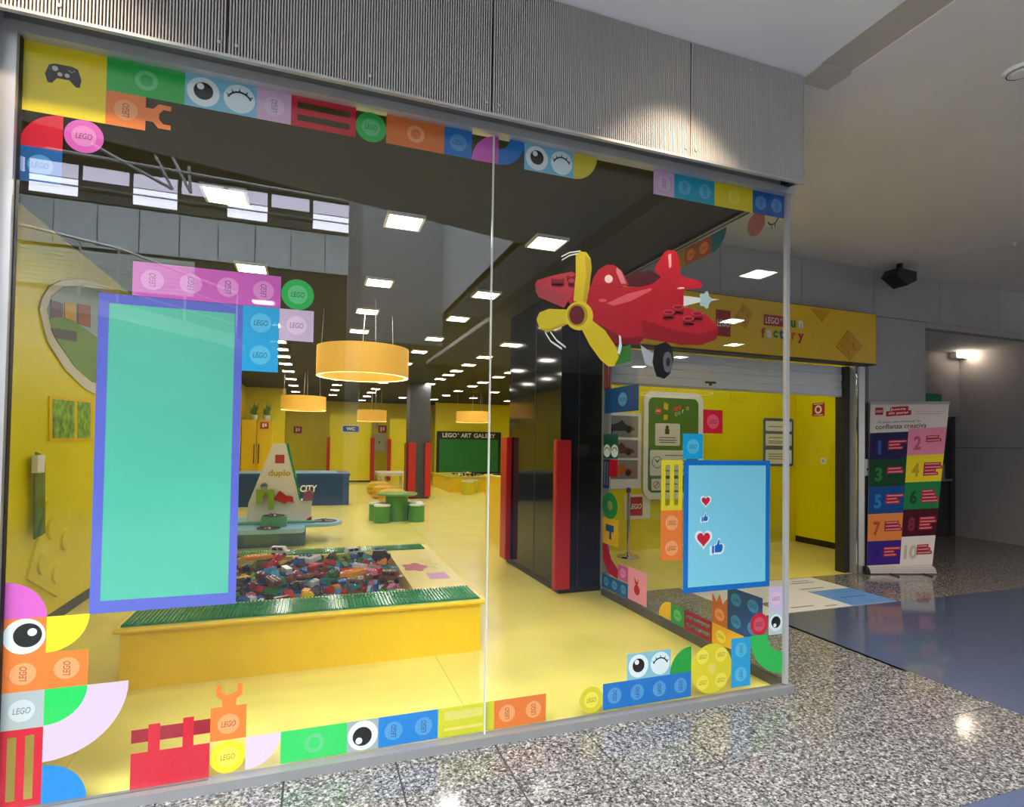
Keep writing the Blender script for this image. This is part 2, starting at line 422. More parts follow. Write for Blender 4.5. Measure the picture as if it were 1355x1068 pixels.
struct('wall_bulkhead', MB().box(2.2, 2.3, -7.3, -3.35, ZC, 9.4).box(.74, 2.22, -7.4, -7.3, 3.42, 9.4), mat('bulkhead_grey', '#c8ccd2', .7))
struct('wall_oblique_bulkhead', MB().prism([(-8, -.94), (2.22, -3.35), (2.22, -3.25), (-8, -.84)], plane_z(ZC+.1), 0, 5.2), MATS['bulkhead_grey'])
struct('column_hall', MB().box(.51, .74, -7.5, -7.3, 0, 9.4), mat('hall_post_grey', '#a8acb0', .5))

sk = struct('window_30', B(-9, 3, -11.5, -5.5, 9.14, 9.16), mat('added_skylight_glow', '#eef4ff', .4, emit=3.0))  # unseen glowing roof pane with bars, added to go with the hall fill light
for i in range(9): B(-9+1.5*i-.03, -9+1.5*i+.03, -11.5, -5.5, 9.16, 9.2).build('added_skylight_bar', ALUD, sk)
STEEL = mat('satin_steel', '#d4d6d8', .3, metal=.5)
rl = empty('gallery_railing', (-3.4, -9.2, 4.1), 'steel gallery railing of the hall mirrored in the front window', 'railing')
RP = [(-6.2, -7.45), (-4.675, -8.414), (-3.457, -9.182), (-1.782, -11.77)]
MB().tube([(a, b, 5.1) for a, b in RP], .03).build('handrail', STEEL, rl, smooth=True)
MB().tube([(a, b, 4.75) for a, b in RP], .012).build('rail', STEEL, rl); MB().tube([(a, b, 4.35) for a, b in RP], .012).build('rail', STEEL, rl)
for t_ in (0, .5, 1, 1.6, 2, 2.5, 3):
    i_ = min(int(t_), 2); f_ = t_-i_; a = RP[i_][0]*(1-f_)+RP[i_+1][0]*f_; b = RP[i_][1]*(1-f_)+RP[i_+1][1]*f_
    MB().tube([(a, b, 4.1), (a, b, 5.1)], .02).build('post', STEEL, rl)
struct('floor_gallery', MB().prism([(-14, -7.45)] + RP + [(-1.782, -14), (-14, -14)], plane_z(3.8), 0, .3), mat('gallery_slab', '#8a8c8c', .7))
ts = empty('roof_truss', (-4, -11, 8.4), 'dark steel roof truss of the hall mirrored in the front window', 'truss')
for (a, b), (c, d) in (((120, 190), (228, 250)), ((205, 205), (228, 250)), ((228, 208), (252, 255)), ((250, 220), (252, 255)), ((60, 196), (470, 268))):
    p_ = at(a, b, 'y', 11.0); q_ = at(c, d, 'y', 11.0)
    MB().tube([(p_.x, -p_.y, p_.z), (q_.x, -q_.y, q_.z)], .035, 6).build('truss_member', mat('truss_paint', '#6c7074', .6), ts)

# ================================================================== WINDOW DECALS
FP = plane_y(.0200)          # inner side of the front panes; n towards the street
SP = plane_x(2.962, -1)      # inner side of the side pane; n towards the shop
FC = {}
def film(h, alpha=.95):
    k = 'film_%s_%d' % (h.strip('#'), int(alpha*100))
    return mat(k, h, .45, alpha=alpha, spec=.3)
def lighter(h, t=.3):
    h = h.strip('#'); c = [int(h[i:i+2], 16) for i in (0, 2, 4)]
    return '#%02x%02x%02x' % tuple(int(a+(255-a)*t) for a in c)
def darker(h, t=.3):
    h = h.strip('#'); c = [int(h[i:i+2], 16) for i in (0, 2, 4)]
    return '#%02x%02x%02x' % tuple(int(a*(1-t)) for a in c)
YE, GR, OR, CY_, LI, RE, BL, PI = '#f2d808', '#1fb14a', '#f07d2a', '#12a5dc', '#e3b8d8', '#cf1030', '#0f74c4', '#d85fc0'
M_ = .1527
def decal(name, label, polys, col, fn=FP, alpha=.95, n=0.0, group=None):
    return flat(polys, fn, n).build(name, film(col, alpha), label=label, cat='window decal', group=group)
def stud(p, cu, cv, col, fn=FP, r=.046, rot=0, n=.0008, sx=1.0, t=.28):
    d = flat([[(cu+(a-cu)*sx, b) for a, b in C(cu, cv, r)]], fn, n, .0005).build('stud', film(lighter(col, t)), p)
    text('LEGO', fn, cu, cv, r*.58, n+.0009, width=r*1.35*(sx if rot == 0 else 1), rot=rot, bold=.012, shear=.18).build('lettering', film(darker(col, .3)), d)
def ringmark(p, cu, cv, col, fn=FP):
    flat([ARC(cu, cv, .027, .046, 0, 180), ARC(cu, cv, .027, .046, 180, 360)], fn, .0008, .0005).build('ring_mark', film(lighter(col, .3)), p)
LB = '#7fc6e0'
def open_eye(p, cu, cv, fn=FP, r=.068, dx=.0, dy=.004, pr=.6, gx=-.012, gy=.02, sx=1.0):
    S = lambda P: [(cu+(a-cu)*sx, b) for a, b in P]
    e = flat([S(C(cu, cv, r))], fn, .0008, .0005).build('eyeball', film('#eef6f8'), p)
    flat([S(C(cu+dx, cv+dy, r*pr))], fn, .0016, .0005).build('pupil', film('#0b0b0d'), e)
    flat([S(C(cu+dx+gx, cv+dy+gy, r*.22))], fn, .0024, .0005).build('glint', film('#f4f8f8'), e)
def shut_eye(p, cu, cv, fn=FP, r=.068, sx=1.0):
    S = lambda P: [(cu+(a-cu)*sx, b) for a, b in P]
    e = flat([S(C(cu, cv, r))], fn, .0008, .0005).build('eyeball', film('#e4f3f6'), p)
    L_ = [S(ARC(cu, cv-.022, .05, .058, 25, 155))]
    for a in (35, 60, 90, 120, 145):
        ca, sa = math.cos(math.radians(a)), math.sin(math.radians(a))
        t = .004
        L_.append(S([(cu+.055*ca-t*sa, cv-.022+.055*sa+t*ca), (cu+.055*ca+t*sa, cv-.022+.055*sa-t*ca), (cu+.075*ca, cv-.022+.075*sa)]))
    flat(L_, fn, .0016, .0005).build('lashes', film('#0b0b0d'), e)
def gx(k): return -1.207+M_*k
def gt(j): return 3.302-M_*j
def gb(j): return .055+M_*j
GT = 'brick shape decals along the top of the front window'
GBm = 'brick shape decals along the foot of the front window'
GL = 'brick shape decals at the left edge of the front window'
# --- top border
p = decal('controller_decal', 'yellow square window decal with a black game controller', [R(gx(0), gt(2), gx(2), gt(0))], YE, group=GT)
cu, cv = gx(1)-.005, gt(1)+.03
pad = flat([[(cu-.055, cv-.045), (cu-.066, cv-.01), (cu-.052, cv+.034), (cu-.03, cv+.042), (cu+.03, cv+.042), (cu+.052, cv+.034), (cu+.066, cv-.01), (cu+.06, cv-.045), (cu+.045, cv-.045), (cu+.022, cv-.02), (cu-.022, cv-.02), (cu-.04, cv-.045)]], FP, .0008).build('game_controller', film('#101010'), p)
flat([C(cu-.03, cv+.02, .011), C(cu-.012, cv-.002, .009), C(cu+.014, cv-.002, .009)], FP, .0018).build('thumbstick', film('#c8c8c0'), pad)
flat([C(cu+.03, cv+.016, .004), C(cu+.038, cv+.022, .004), C(cu+.022, cv+.02, .004)], FP, .0018).build('buttons', film('#8a8080'), pad)
p = decal('brick_decal', 'green two-module window decal with a ring, right of the controller square', [R(gx(2), gt(1), gx(4), gt(0))], GR, group=GT); ringmark(p, gx(3), gt(.5), GR)
def claw_h(u, v): return [(u, v+.03), (u+.03, v+.03), (u+.05, v+.055), (u+.10, v+.055), (u+.10, v+.033), (u+.07, v+.033), (u+.053, v+.012), (u+.053, v-.012), (u+.07, v-.033), (u+.10, v-.033), (u+.10, v-.055), (u+.05, v-.055), (u+.03, v-.03), (u, v-.03)]
def claw_v(u, v): return [(u-b, v+a) for a, b in [(x-0, y-0) for x, y in claw_h(0, 0)]]
p = decal('clip_brick_decal', 'orange clip brick window decal with an open claw pointing sideways', [R(gx(2), gt(2), gx(3), gt(1)), claw_h(gx(3), gt(1.5))], OR, group=GT); stud(p, gx(2.5), gt(1.5), OR, rot=90)
p = decal('eyes_decal', 'light blue decal with one open and one winking eye, beside the green ring decal', [R(gx(4), gt(1), gx(6), gt(0))], LB, group=GT); open_eye(p, gx(4.5), gt(.5)); shut_eye(p, gx(5.5), gt(.5))
p = decal('brick_decal', 'lilac square window decal left of the red slotted top decal', [R(gx(6), gt(1), gx(7), gt(0))], LI, group=GT); stud(p, gx(6.5), gt(.5), LI, rot=90)
def slots_h(u0, v0, u1, v1, e=.028):
    h = (v1-v0)
    a = v0+h*.2; b = v0+h*.4; c = v0+h*.6; d = v0+h*.8
    return [R(u0, v0, u1, a), R(u0, b, u1, c), R(u0, d, u1, v1), R(u0, a, u0+e, b), R(u1-e, a, u1, b), R(u0, c, u0+e, d), R(u1-e, c, u1, d)]
def slots_v(u0, v0, u1, v1, e=.03):
    return [[(b, a) for a, b in q] for q in slots_h(v0, u0, v1, u1, e)]
decal('slotted_brick_decal', 'red window decal with two horizontal slots, in the top border', slots_h(gx(7), gt(1), gx(9), gt(0)), RE, group=GT)
p = decal('round_brick_decal', 'round green window decal in the top border between red and orange decals', [C(gx(9.5), gt(.5)-.01, M_/2)], GR, group=GT); stud(p, gx(9.5), gt(.5)-.01, GR)
p = decal('brick_decal', 'orange two-module window decal with a ring, in the top border', [R(gx(10), gt(1), gx(12), gt(0))], '#e5762a', group=GT); ringmark(p, gx(11), gt(.5), OR)
p = decal('brick_decal', 'blue single-stud square decal right of the orange ring decal', [R(gx(12), gt(1), gx(13), gt(0))], BL, group=GT); stud(p, gx(12.5), gt(.5), BL)
decal('quarter_round_decal', 'pink quarter-round window decal crossing the pane joint at the top', [ARC(gx(14), gt(1), 0, M_, 90, 180)], PI, group=GT)
decal('quarter_arch_decal', 'blue quarter-arch window decal right of the top pane joint', [ARC(gx(14), gt(0), M_*.42, M_, 270, 360)], BL, group=GT)
p = decal('eyes_decal', 'light blue decal with open and winking eyes, beside the blue quarter arch', [R(gx(15), gt(1), gx(17), gt(0))], LB, group=GT); open_eye(p, gx(15.5), gt(.5)); shut_eye(p, gx(16.5), gt(.5))
decal('quarter_round_decal', 'yellow quarter-round window decal at the end of the top eyes', [ARC(gx(17), gt(0), 0, M_, 270, 360)], '#e0cc30', group=GT)
p = decal('brick_decal', 'lilac square window decal left of the turquoise two-stud top decal', [R(1.93, gt(1), 2.08, gt(0))], LI, group=GT); stud(p, 2.005, gt(.5), LI, rot=90)
p = decal('brick_decal', 'turquoise two-stud window decal in the top border', [R(2.08, gt(1), 2.385, gt(0))], '#1aa7c6', group=GT); stud(p, 2.157, gt(.5), CY_, rot=90); stud(p, 2.31, gt(.5), CY_, rot=90)
p = decal('brick_decal', 'yellow two-module window decal with a ring, in the top border', [R(2.385, gt(1), 2.69, gt(0))], YE, group=GT); ringmark(p, 2.537, gt(.5), YE)
p = decal('brick_decal', 'dark blue two-stud window decal at the top glass corner', [R(2.69, gt(1), 2.955, gt(0))], '#0c5ca8', group=GT); stud(p, 2.757, gt(.5), BL, rot=90); stud(p, 2.89, gt(.5), BL, rot=90)
# --- under the controller square
decal('quarter_round_decal', 'red quarter-round window decal under the controller square', [ARC(gx(1), gt(3), 0, M_, 90, 180)], RE, group=GL)
p = decal('brick_decal', 'blue one-stud window decal below the red quarter-round', [R(gx(0), gt(4), gx(1), gt(3))], '#1566b4', alpha=.8, group=GL); stud(p, gx(.5), gt(3.5), BL)
p = decal('round_brick_decal', 'round pink window decal below the controller square', [C(gx(1.5), gt(2.5)+.004, M_*.48)], PI, group=GL); stud(p, gx(1.5), gt(2.5)+.004, PI)
# --- around the tall poster
GP = 'brick shape decals around the tall teal poster'
p = decal('brick_decal', 'pink four-stud window decal above the tall teal poster', [R(-.78, 2.244, -.165, 2.398)], PI, alpha=.85, group=GP)
for i in range(4): stud(p, -.78+.077+.1538*i, 2.321, PI, rot=90)
p = decal('round_brick_decal', 'round green window decal beside the pink four-stud decal', [C(-.088, 2.318, .075)], GR, group=GP); stud(p, -.088, 2.318, GR)
p = decal('brick_decal', 'cyan two-stud upright window decal right of the tall poster top', [R(-.328, 1.932, -.17, 2.243)], CY_, group=GP); stud(p, -.25, 2.165, CY_); stud(p, -.25, 2.01, CY_)
p = decal('brick_decal', 'lilac square window decal below the round green decal', [R(-.169, 2.09, -.012, 2.243)], '#dcc0dc', alpha=.85, group=GP); stud(p, -.09, 2.166, LI)
# --- tall poster: violet border and plain teal field
po = flat([R(-.905, .835, -.865, 2.243), R(-.362, .835, -.328, 2.243), R(-.865, .835, -.362, .888), R(-.865, 2.2, -.362, 2.243)], FP, -.002, .001).build('poster', film('#5a63c0', 1.0), label='tall poster on the front window with violet border and plain teal field', cat='poster')
flat([R(-.866, .887, -.361, 2.201)], FP, -.0022, .001).build('poster_field', mat('poster_teal', '#4db598', .45, var=.06, vscale=1.6), po)
# --- left bottom stack
p = decal('quarter_round_decal', 'pink quarter-round decal above the big eye', [ARC(gx(0), .838, 0, M_, 0, 90)], PI, group=GL)
p = decal('eye_decal', 'orange square window decal with one big looking eye', [R(gx(0), .685, gx(1), .838)], OR, group=GL); open_eye(p, gx(.5), .762, r=.074, dx=.012, dy=.004, pr=.68, gx=.016, gy=.012)
decal('quarter_round_decal', 'yellow quarter-round window decal right of the big eye', [ARC(gx(1), .838, 0, M_, 270, 360)], '#f2e11a', group=GL)
p = decal('brick_decal', 'orange two-stud window decal under the big eye', [R(gx(0), .531, gx(2), .685)], OR, group=GL); stud(p, gx(.5), .605, OR, rot=90); stud(p, gx(1.5), .612, OR, rot=90)
p = decal('brick_decal', 'pale grey one-stud window decal above the red upright slotted decal', [R(gx(0), .375, gx(1), .531)], '#b4bdbb', alpha=.85, group=GL); stud(p, gx(.5), .452, '#b4bdbb')
decal('quarter_round_decal', 'green quarter-round decal inside the lilac arch', [ARC(gx(1), .531, 0, M_, 270, 360)], '#22cc5a', group=GL)
decal('quarter_arch_decal', 'large lilac quarter-arch decal around the green quarter-round', [ARC(gx(1), .531, M_, 2*M_, 270, 360, 20)], '#d6bede', group=GL)
decal('slotted_brick_decal', 'red window decal with two upright slots at the lower left', slots_v(gx(0), .05, gx(1), .375), '#d0122f', group=GL)
decal('quarter_round_decal', 'blue quarter-round window decal beside the red upright slots', [ARC(gx(1), .05, 0, M_*1.05, 0, 90)], '#0b84d8', group=GL)
# --- bottom border
p = decal('crate_decal', 'red crate-shaped window decal with a dark red bar behind two posts', [R(-.733, .047, -.421, .205), R(-.668, .205, -.622, .325), R(-.532, .205, -.488, .335)], '#d0122f', group=GBm)
for q in (R(-.733, .25, -.668, .308), R(-.622, .25, -.532, .312), R(-.488, .25, -.421, .315)): flat([q], FP, 0).build('bar', film('#9c0d26'), p)
p = decal('clip_brick_decal', 'orange clip brick window decal with its claw pointing up', [R(-.421, .207, -.27, .362), claw_v(-.345, .362)], OR, group=GBm); stud(p, -.345, .28, OR)
p = decal('round_brick_decal', 'round yellow window decal below the upright orange clip brick', [C(-.345, .128, .074)], '#f0e010', alpha=.9, group=GBm); stud(p, -.345, .128, YE)
decal('quarter_round_decal', 'lilac quarter-round window decal in the bottom border', [ARC(-.27, .207, 0, M_, 270, 360)], '#e0c8e6', group=GBm)
p = decal('brick_decal', 'bright green two-module window decal with a ring, in the bottom border', [R(-.118, .055, .188, .207)], '#2bd062', group=GBm); ringmark(p, .035, .13, GR)
p = decal('eye_decal', 'grey square window decal with one eye in the bottom border', [R(.188, .055, .341, .207)], '#9fb0b2', group=GBm); open_eye(p, .265, .131, r=.073, pr=.64, dx=-.003, dy=-.004, gx=-.016, gy=-.02)
p = decal('brick_decal', 'blue two-stud window decal in the bottom border, left of the clear yellow one', [R(.341, .055, .647, .207)], '#0f80d0', group=GBm); stud(p, .417, .13, BL, rot=90); stud(p, .571, .13, BL, rot=90)
p = decal('brick_decal', 'clear yellow window decal across the foot of the pane joint', [R(.647, .055, .955, .207)], '#d8d820', alpha=.75, group=GBm)
flat([R(.68, .14, .89, .185), R(.68, .085, .89, .1)], FP, .0008).build('slot', film('#efe070', .8), p)
p = decal('brick_decal', 'orange two-stud window decal in the bottom border right of the pane joint', [R(.955, .055, 1.26, .207)], '#e87a33', group=GBm); stud(p, 1.03, .13, OR, rot=90); stud(p, 1.185, .13, OR, rot=90)
p = decal('round_brick_decal', 'round clear yellow window decal left of the blue four-stud decal', [C(1.545, .132, .076)], '#e4d830', alpha=.8, group=GBm); stud(p, 1.545, .132, YE)
p = decal('brick_decal', 'blue four-stud window decal in the bottom border', [R(1.62, .06, 2.235, .213)], '#0f74c8', group=GBm)
for i in range(4): stud(p, 1.697+.1535*i, .137, BL, rot=90)
p = decal('eyes_decal', 'light blue decal with two eyes standing on the blue four-stud decal', [R(1.78, .213, 2.085, .368)], '#8fc6d8', group=GBm); open_eye(p, 1.857, .29); shut_eye(p, 2.01, .29)
decal('quarter_round_decal', 'green quarter-round window decal beside the two lower eyes', [ARC(2.235, .213, 0, .155, 90, 180)], '#17a03c', group=GBm)
p = decal('flower_plate_decal', 'round translucent yellow four-stud window decal', [ARC(2.39, .213, .03, .155, 0, 180, 20), ARC(2.39, .213, .03, .155, 180, 360, 20)], '#ecdc28', alpha=.82, group=GBm)
for a, b in ((-.07, .08), (.07, .08), (-.07, -.08), (.07, -.08)): stud(p, 2.39+a, .213+b, YE, r=.045)
p = decal('brick_decal', 'sky blue two-stud upright window decal by the glass corner foot', [R(2.54, .07, 2.692, .382)], '#20a6e2', alpha=.9, group=GBm); stud(p, 2.616, .305, CY_, rot=90); stud(p, 2.616, .15, CY_, rot=90)
decal('quarter_arch_decal', 'green quarter-arch window decal at the glass corner foot', [ARC(2.955, .384, .125, .265, 180, 270)], '#28c258', alpha=.92, group=GBm)
p = decal('brick_decal', 'lilac one-stud window decal above the corner eye', [R(2.84, .53, 2.955, .688)], '#d9c4e4', group=GBm); stud(p, 2.9, .61, LI)
p = decal('eye_decal', 'pale square window decal with one eye near the glass corner', [R(2.84, .375, 2.955, .53)], '#c9d6da', group=GBm); open_eye(p, 2.9, .452, r=.056, pr=.68, gx=-.01, gy=-.02)
p = decal('round_brick_decal', 'round red window decal left of the corner eye', [C(2.762, .455, .072)], '#d0143a', group=GBm); stud(p, 2.762, .455, RE)
# --- framed sky blue poster with icons
GQ = 'brick shape decals around the sky blue poster'
po = flat([R(2.17, .695, 2.206, 1.52), R(2.812, .695, 2.848, 1.52), R(2.206, .695, 2.812, .73), R(2.206, 1.488, 2.812, 1.52)], FP, -.002, .001).build('poster', film('#0b6fc4', 1.0), label='blue-framed poster with plain sky blue field and reaction icons', cat='poster')
flat([R(2.205, .729, 2.813, 1.489)], FP, -.0022, .001).build('poster_field', film('#84d4ea', 1.0), po)
def heart(cu, cv, s): 
    P = []
    for i in range(28):
        t = 2*math.pi*i/28
        P.append((cu+s*.062*16*math.sin(t)**3/1.0/1.0, cv+s*.062*(13*math.cos(t)-5*math.cos(2*t)-2*math.cos(3*t)-math.cos(4*t))))
    return P
def thumb(cu, cv, s):
    return [(cu+a*s, cv+b*s) for a, b in [(-.6, -.9), (.5, -.9), (.8, -.6), (.9, .1), (.7, .3), (.2, .3), (.3, .9), (.1, 1.0), (-.2, .3), (-.6, .1)]], [(cu+a*s, cv+b*s) for a, b in [(-1.1, -1.0), (-.72, -1.0), (-.72, .1), (-1.1, .1)]]
for nm, px, py, s in (('heart_icon', 934, 663, .032), ('heart_icon', 931, 713, .05)):
    c = at(px, py, 'y', .02)
    q = flat([heart(c.x, c.z, s*1.35)], FP, -.0006, .0005).build(nm, film('#f4f4f4', 1.0), po)
    flat([heart(c.x, c.z, s)], FP, .0002, .0005).build('icon_fill', film('#d02038', 1.0), q)
for nm, px, py, s in (('thumb_icon', 933, 685, .024), ('thumb_icon', 950, 723, .042)):
    c = at(px, py, 'y', .02)
    q = flat([[(c.x+(a-c.x)*1.35, c.z+(b-c.z)*1.3) for a, b in P] for P in thumb(c.x, c.z, s)], FP, -.0006, .0005).build(nm, film('#f4f4f4', 1.0), po)
    flat(list(thumb(c.x, c.z, s)), FP, .0002, .0005).build('icon_fill', film('#1565c0', 1.0), q)
p = decal('brick_decal', 'cyan one-stud window decal on the corner of the sky blue poster', [R(2.16, 1.528, 2.31, 1.685)], CY_, group=GQ); stud(p, 2.235, 1.605, CY_)
p = decal('brick_decal', 'red one-stud window decal up right of the cyan one', [R(2.31, 1.69, 2.46, 1.84)], '#c0102a', group=GQ); stud(p, 2.385, 1.765, RE)
decal('slotted_brick_decal', 'yellow window decal with two upright slots left of the sky blue poster', slots_v(2.005, 1.212, 2.16, 1.52), '#e2d02c', alpha=.92, group=GQ)
p = decal('brick_decal', 'orange upright two-stud decal left of the sky blue poster', [R(2.005, .905, 2.16, 1.212)], '#ec7c34', group=GQ); stud(p, 2.083, 1.135, OR); stud(p, 2.083, .98, OR)
# --- toy aeroplane decal
def AP(pts):
    out = []
    for u, v in pts:
        q = at(690+u/4.45, 270+v/4.45, 'y', .02); out.append((q.x, q.z))
    return out
def EL(cu, cv, rx, ry, n=24): return [(cu+rx*math.cos(2*math.pi*i/n), cv+ry*math.sin(2*math.pi*i/n)) for i in range(n)]
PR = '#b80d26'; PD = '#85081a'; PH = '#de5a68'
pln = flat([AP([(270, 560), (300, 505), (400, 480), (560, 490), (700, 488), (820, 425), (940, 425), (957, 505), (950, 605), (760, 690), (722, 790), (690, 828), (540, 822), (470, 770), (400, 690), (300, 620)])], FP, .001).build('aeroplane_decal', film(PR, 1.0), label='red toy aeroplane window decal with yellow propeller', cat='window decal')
def pp(name, pts, col, n, par=None): return flat([AP(q) for q in pts], FP, n, .0004).build(name, film(col, 1.0), par or pln)
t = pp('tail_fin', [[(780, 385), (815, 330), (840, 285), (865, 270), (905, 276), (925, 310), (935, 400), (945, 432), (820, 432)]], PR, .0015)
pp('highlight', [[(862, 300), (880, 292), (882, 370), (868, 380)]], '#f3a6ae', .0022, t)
pp('tailplane', [[(935, 425), (1050, 453), (1063, 475), (1055, 497), (960, 502), (930, 480)]], '#c4122c', .0017)
pp('cockpit', [[(590, 440), (660, 405), (760, 392), (822, 428), (770, 470), (700, 489), (620, 486)]], '#4a0812', .0018)
wgs = pp('wing', [[(80, 475), (92, 450), (180, 422), (300, 398), (335, 480), (280, 560), (250, 612), (100, 548)]], '#c93045', .0013)
pp('wing_edge', [[(80, 480), (270, 530), (250, 612), (100, 548), (86, 520)]], '#b03a46', .0019, wgs)
for a, b, r in ((213, 442, 38), (290, 425, 25), (293, 462, 18)):
    q = pp('wing_stud', [[(a-r, b-10), (a+r, b-10), (a+r, b+r), (a-r, b+r)], EL(a, b+r, r, 12)], PD, .0025, wgs); pp('wing_stud_top', [EL(a, b-10, r, 13)], '#c23646', .0031, wgs)
cn = pp('windscreen', [[(408, 480), (425, 430), (455, 385), (500, 358), (545, 360), (590, 395), (632, 478), (560, 490)]], '#b51228', .0021)
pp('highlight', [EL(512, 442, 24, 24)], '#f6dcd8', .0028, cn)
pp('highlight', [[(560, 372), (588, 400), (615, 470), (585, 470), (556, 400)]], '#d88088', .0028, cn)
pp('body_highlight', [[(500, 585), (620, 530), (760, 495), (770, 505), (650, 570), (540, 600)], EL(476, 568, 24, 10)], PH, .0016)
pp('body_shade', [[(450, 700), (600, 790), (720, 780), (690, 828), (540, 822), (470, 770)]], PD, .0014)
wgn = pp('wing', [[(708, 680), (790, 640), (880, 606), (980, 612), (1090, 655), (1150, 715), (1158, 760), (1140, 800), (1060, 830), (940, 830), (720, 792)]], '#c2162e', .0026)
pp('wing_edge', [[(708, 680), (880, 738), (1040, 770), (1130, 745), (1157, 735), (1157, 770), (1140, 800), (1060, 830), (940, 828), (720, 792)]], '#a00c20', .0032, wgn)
for a, b in ((920, 608), (865, 637), (1032, 645), (980, 675)):
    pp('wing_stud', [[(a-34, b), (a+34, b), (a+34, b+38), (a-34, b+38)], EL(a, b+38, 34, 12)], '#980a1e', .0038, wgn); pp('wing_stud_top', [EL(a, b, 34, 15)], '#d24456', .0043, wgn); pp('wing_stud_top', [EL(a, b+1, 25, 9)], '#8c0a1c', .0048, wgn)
wh = pp('wheel', [[(785, 835), (850, 812), (885, 840), (895, 915), (875, 1000), (840, 1030), (795, 1015), (770, 935)]], '#17171a', .0006)
pp('rim', [EL(860, 930, 27, 62)], '#6a6a70', .0012, wh); pp('rim_hub', [EL(862, 930, 12, 26)], '#2a2a2e', .0018, wh)
pp('strut', [[(700, 830), (775, 880), (778, 958), (728, 945)]], '#b9c2c8', .0004)
pr = pp('propeller', [[(318, 300), (345, 280), (380, 285), (405, 320), (412, 380), (398, 490), (380, 585), (305, 572), (318, 420)],
                      [(262, 622), (160, 618), (104, 640), (87, 680), (105, 735), (150, 757), (220, 732), (275, 706)],
                      [(355, 742), (412, 684), (490, 745), (560, 850), (571, 900), (545, 955), (512, 958), (465, 920), (400, 830)]], '#e0c81c', .0036)
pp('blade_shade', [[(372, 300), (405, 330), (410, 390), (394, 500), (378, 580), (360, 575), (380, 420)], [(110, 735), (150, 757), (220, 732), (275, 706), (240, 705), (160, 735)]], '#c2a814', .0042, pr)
pp('hub', [EL(338, 660, 82, 85)], '#ead22a', .0048, pr); pp('hub_ring', [EL(328, 655, 60, 66)], '#b09a18', .0054, pr); pp('hub_bore', [EL(324, 655, 45, 56)], '#6a0d18', .0060, pr)
def strip(pts, wd):
    return [(a, b-wd) for a, b in pts] + [(a, b+wd) for a, b in reversed(pts)]
pp('motion_lines', [strip([(232, 312), (280, 288), (345, 279)], 4), strip([(235, 332), (280, 305), (330, 294)], 4), strip([(136, 755), (170, 810), (236, 854)], 6), strip([(168, 755), (205, 805), (258, 845)], 6), strip([(562, 885), (572, 830), (570, 780)], 9)[:3]+[(582, 780), (588, 840), (575, 890)]], '#eef2f2', .0066)
st = pp('cloud_puff', [[(955, 540), (1050, 552), (1170, 562), (1050, 578), (955, 602)]], '#dfe8ea', .0002); pp('puff', [[(1082+(38+7*math.cos(5*t_))*math.cos(t_)*.85, 565+(40+7*math.cos(5*t_))*math.sin(t_)*1.15) for t_ in [2*math.pi*i/40 for i in range(40)]]], '#a9cdd6', .0009, st)

# --- decals on the side pane
GS = 'brick shape decals on the side window'
def sd(name, label, polys, col, alpha=.9): return decal(name, label, polys, col, SP, alpha, 0, GS)
sd('slotted_brick_decal', 'dark red slotted decal beside the black pillar, high on the side window', slots_v(2.36, 2.2, 2.49, 2.6), '#8a1230')
sd('quarter_round_decal', 'green and yellow decal under the aeroplane on the side window', [R(1.95, 2.45, 2.34, 2.62)], '#2f8a34')
p = sd('brick_decal', 'dark blue decal above the race photographs on the side window', [R(1.8, 1.95, 2.47, 2.21)], '#0d4a8c'); stud(p, 2.1, 2.08, BL, SP, .07, sx=1.2)
p = sd('eyes_decal', 'dark green decal with two closed eyes beside the black pillar', [R(2.18, 1.47, 2.49, 1.73)], '#1c5a4c'); shut_eye(p, 2.41, 1.55, SP, .068, 1.1); shut_eye(p, 2.25, 1.55, SP, .068, 1.1)
sd('slotted_brick_decal', 'navy slotted decal under the two closed eyes', slots_v(2.36, 1.15, 2.49, 1.46), '#163e84'); sd('brick_decal', 'small red decal beside the navy slotted one', [R(2.19, 1.28, 2.36, 1.46)], '#b01028')
sd('flower_plate_decal', 'round green decal with a hole low on the side window', [ARC(2.34, .97, .05, .14, 0, 180, 14, 1.15), ARC(2.34, .97, .05, .14, 180, 360, 14, 1.15)], '#1f8a44')
p = sd('hammer_decal', 'yellow square side window decal with a blue hammer', [R(2.16, .56, 2.49, .84)], '#e2b81c'); flat([R(2.25, .7, 2.42, .77), R(2.30, .62, 2.34, .7)], SP, .0008).build('hammer', film('#1c4f94'), p)
sd('quarter_arch_decal', 'red arch decal curving down the side window foot', [[(2.49, .56), (2.38, .56), (2.3, .42), (2.16, .34), (2.16, .24), (2.36, .26), (2.47, .38)]], '#b01230')
p = sd('brick_decal', 'pink stud decal at the end of the red side arch', [R(1.96, .25, 2.16, .4)], '#c85aa8'); stud(p, 2.06, .325, PI, SP, sx=1.15)
p = sd('brick_decal', 'blue three-stud decal at the foot of the side window', [R(1.96, .09, 2.49, .235)], '#1660a8')
for i in range(3): stud(p, 2.05+.175*i, .163, BL, SP, sx=1.15)
p = sd('radish_decal', 'pink square side window decal with a red radish', [R(1.63, .1, 1.96, .41)], '#f0a0c0')
flat([C(1.8, .22, .05), [(1.78, .27), (1.77, .34), (1.8, .29), (1.85, .34), (1.83, .27)]], SP, .0008).build('radish', film('#c0182c'), p)
sd('quarter_round_decal', 'small yellow quarter-round on the side window sill', [ARC(1.255, .09, 0, .155, 0, 90, 14, 1.15)], '#f0c020')
p = sd('brick_decal', 'green stud decal on the side window sill', [R(1.07, .085, 1.255, .24)], '#2f9a48'); stud(p, 1.16, .163, GR, SP, sx=1.15)
sd('slotted_brick_decal', 'dark red decal with two slots on the side window sill', slots_h(.72, .08, 1.07, .24), '#a51430')
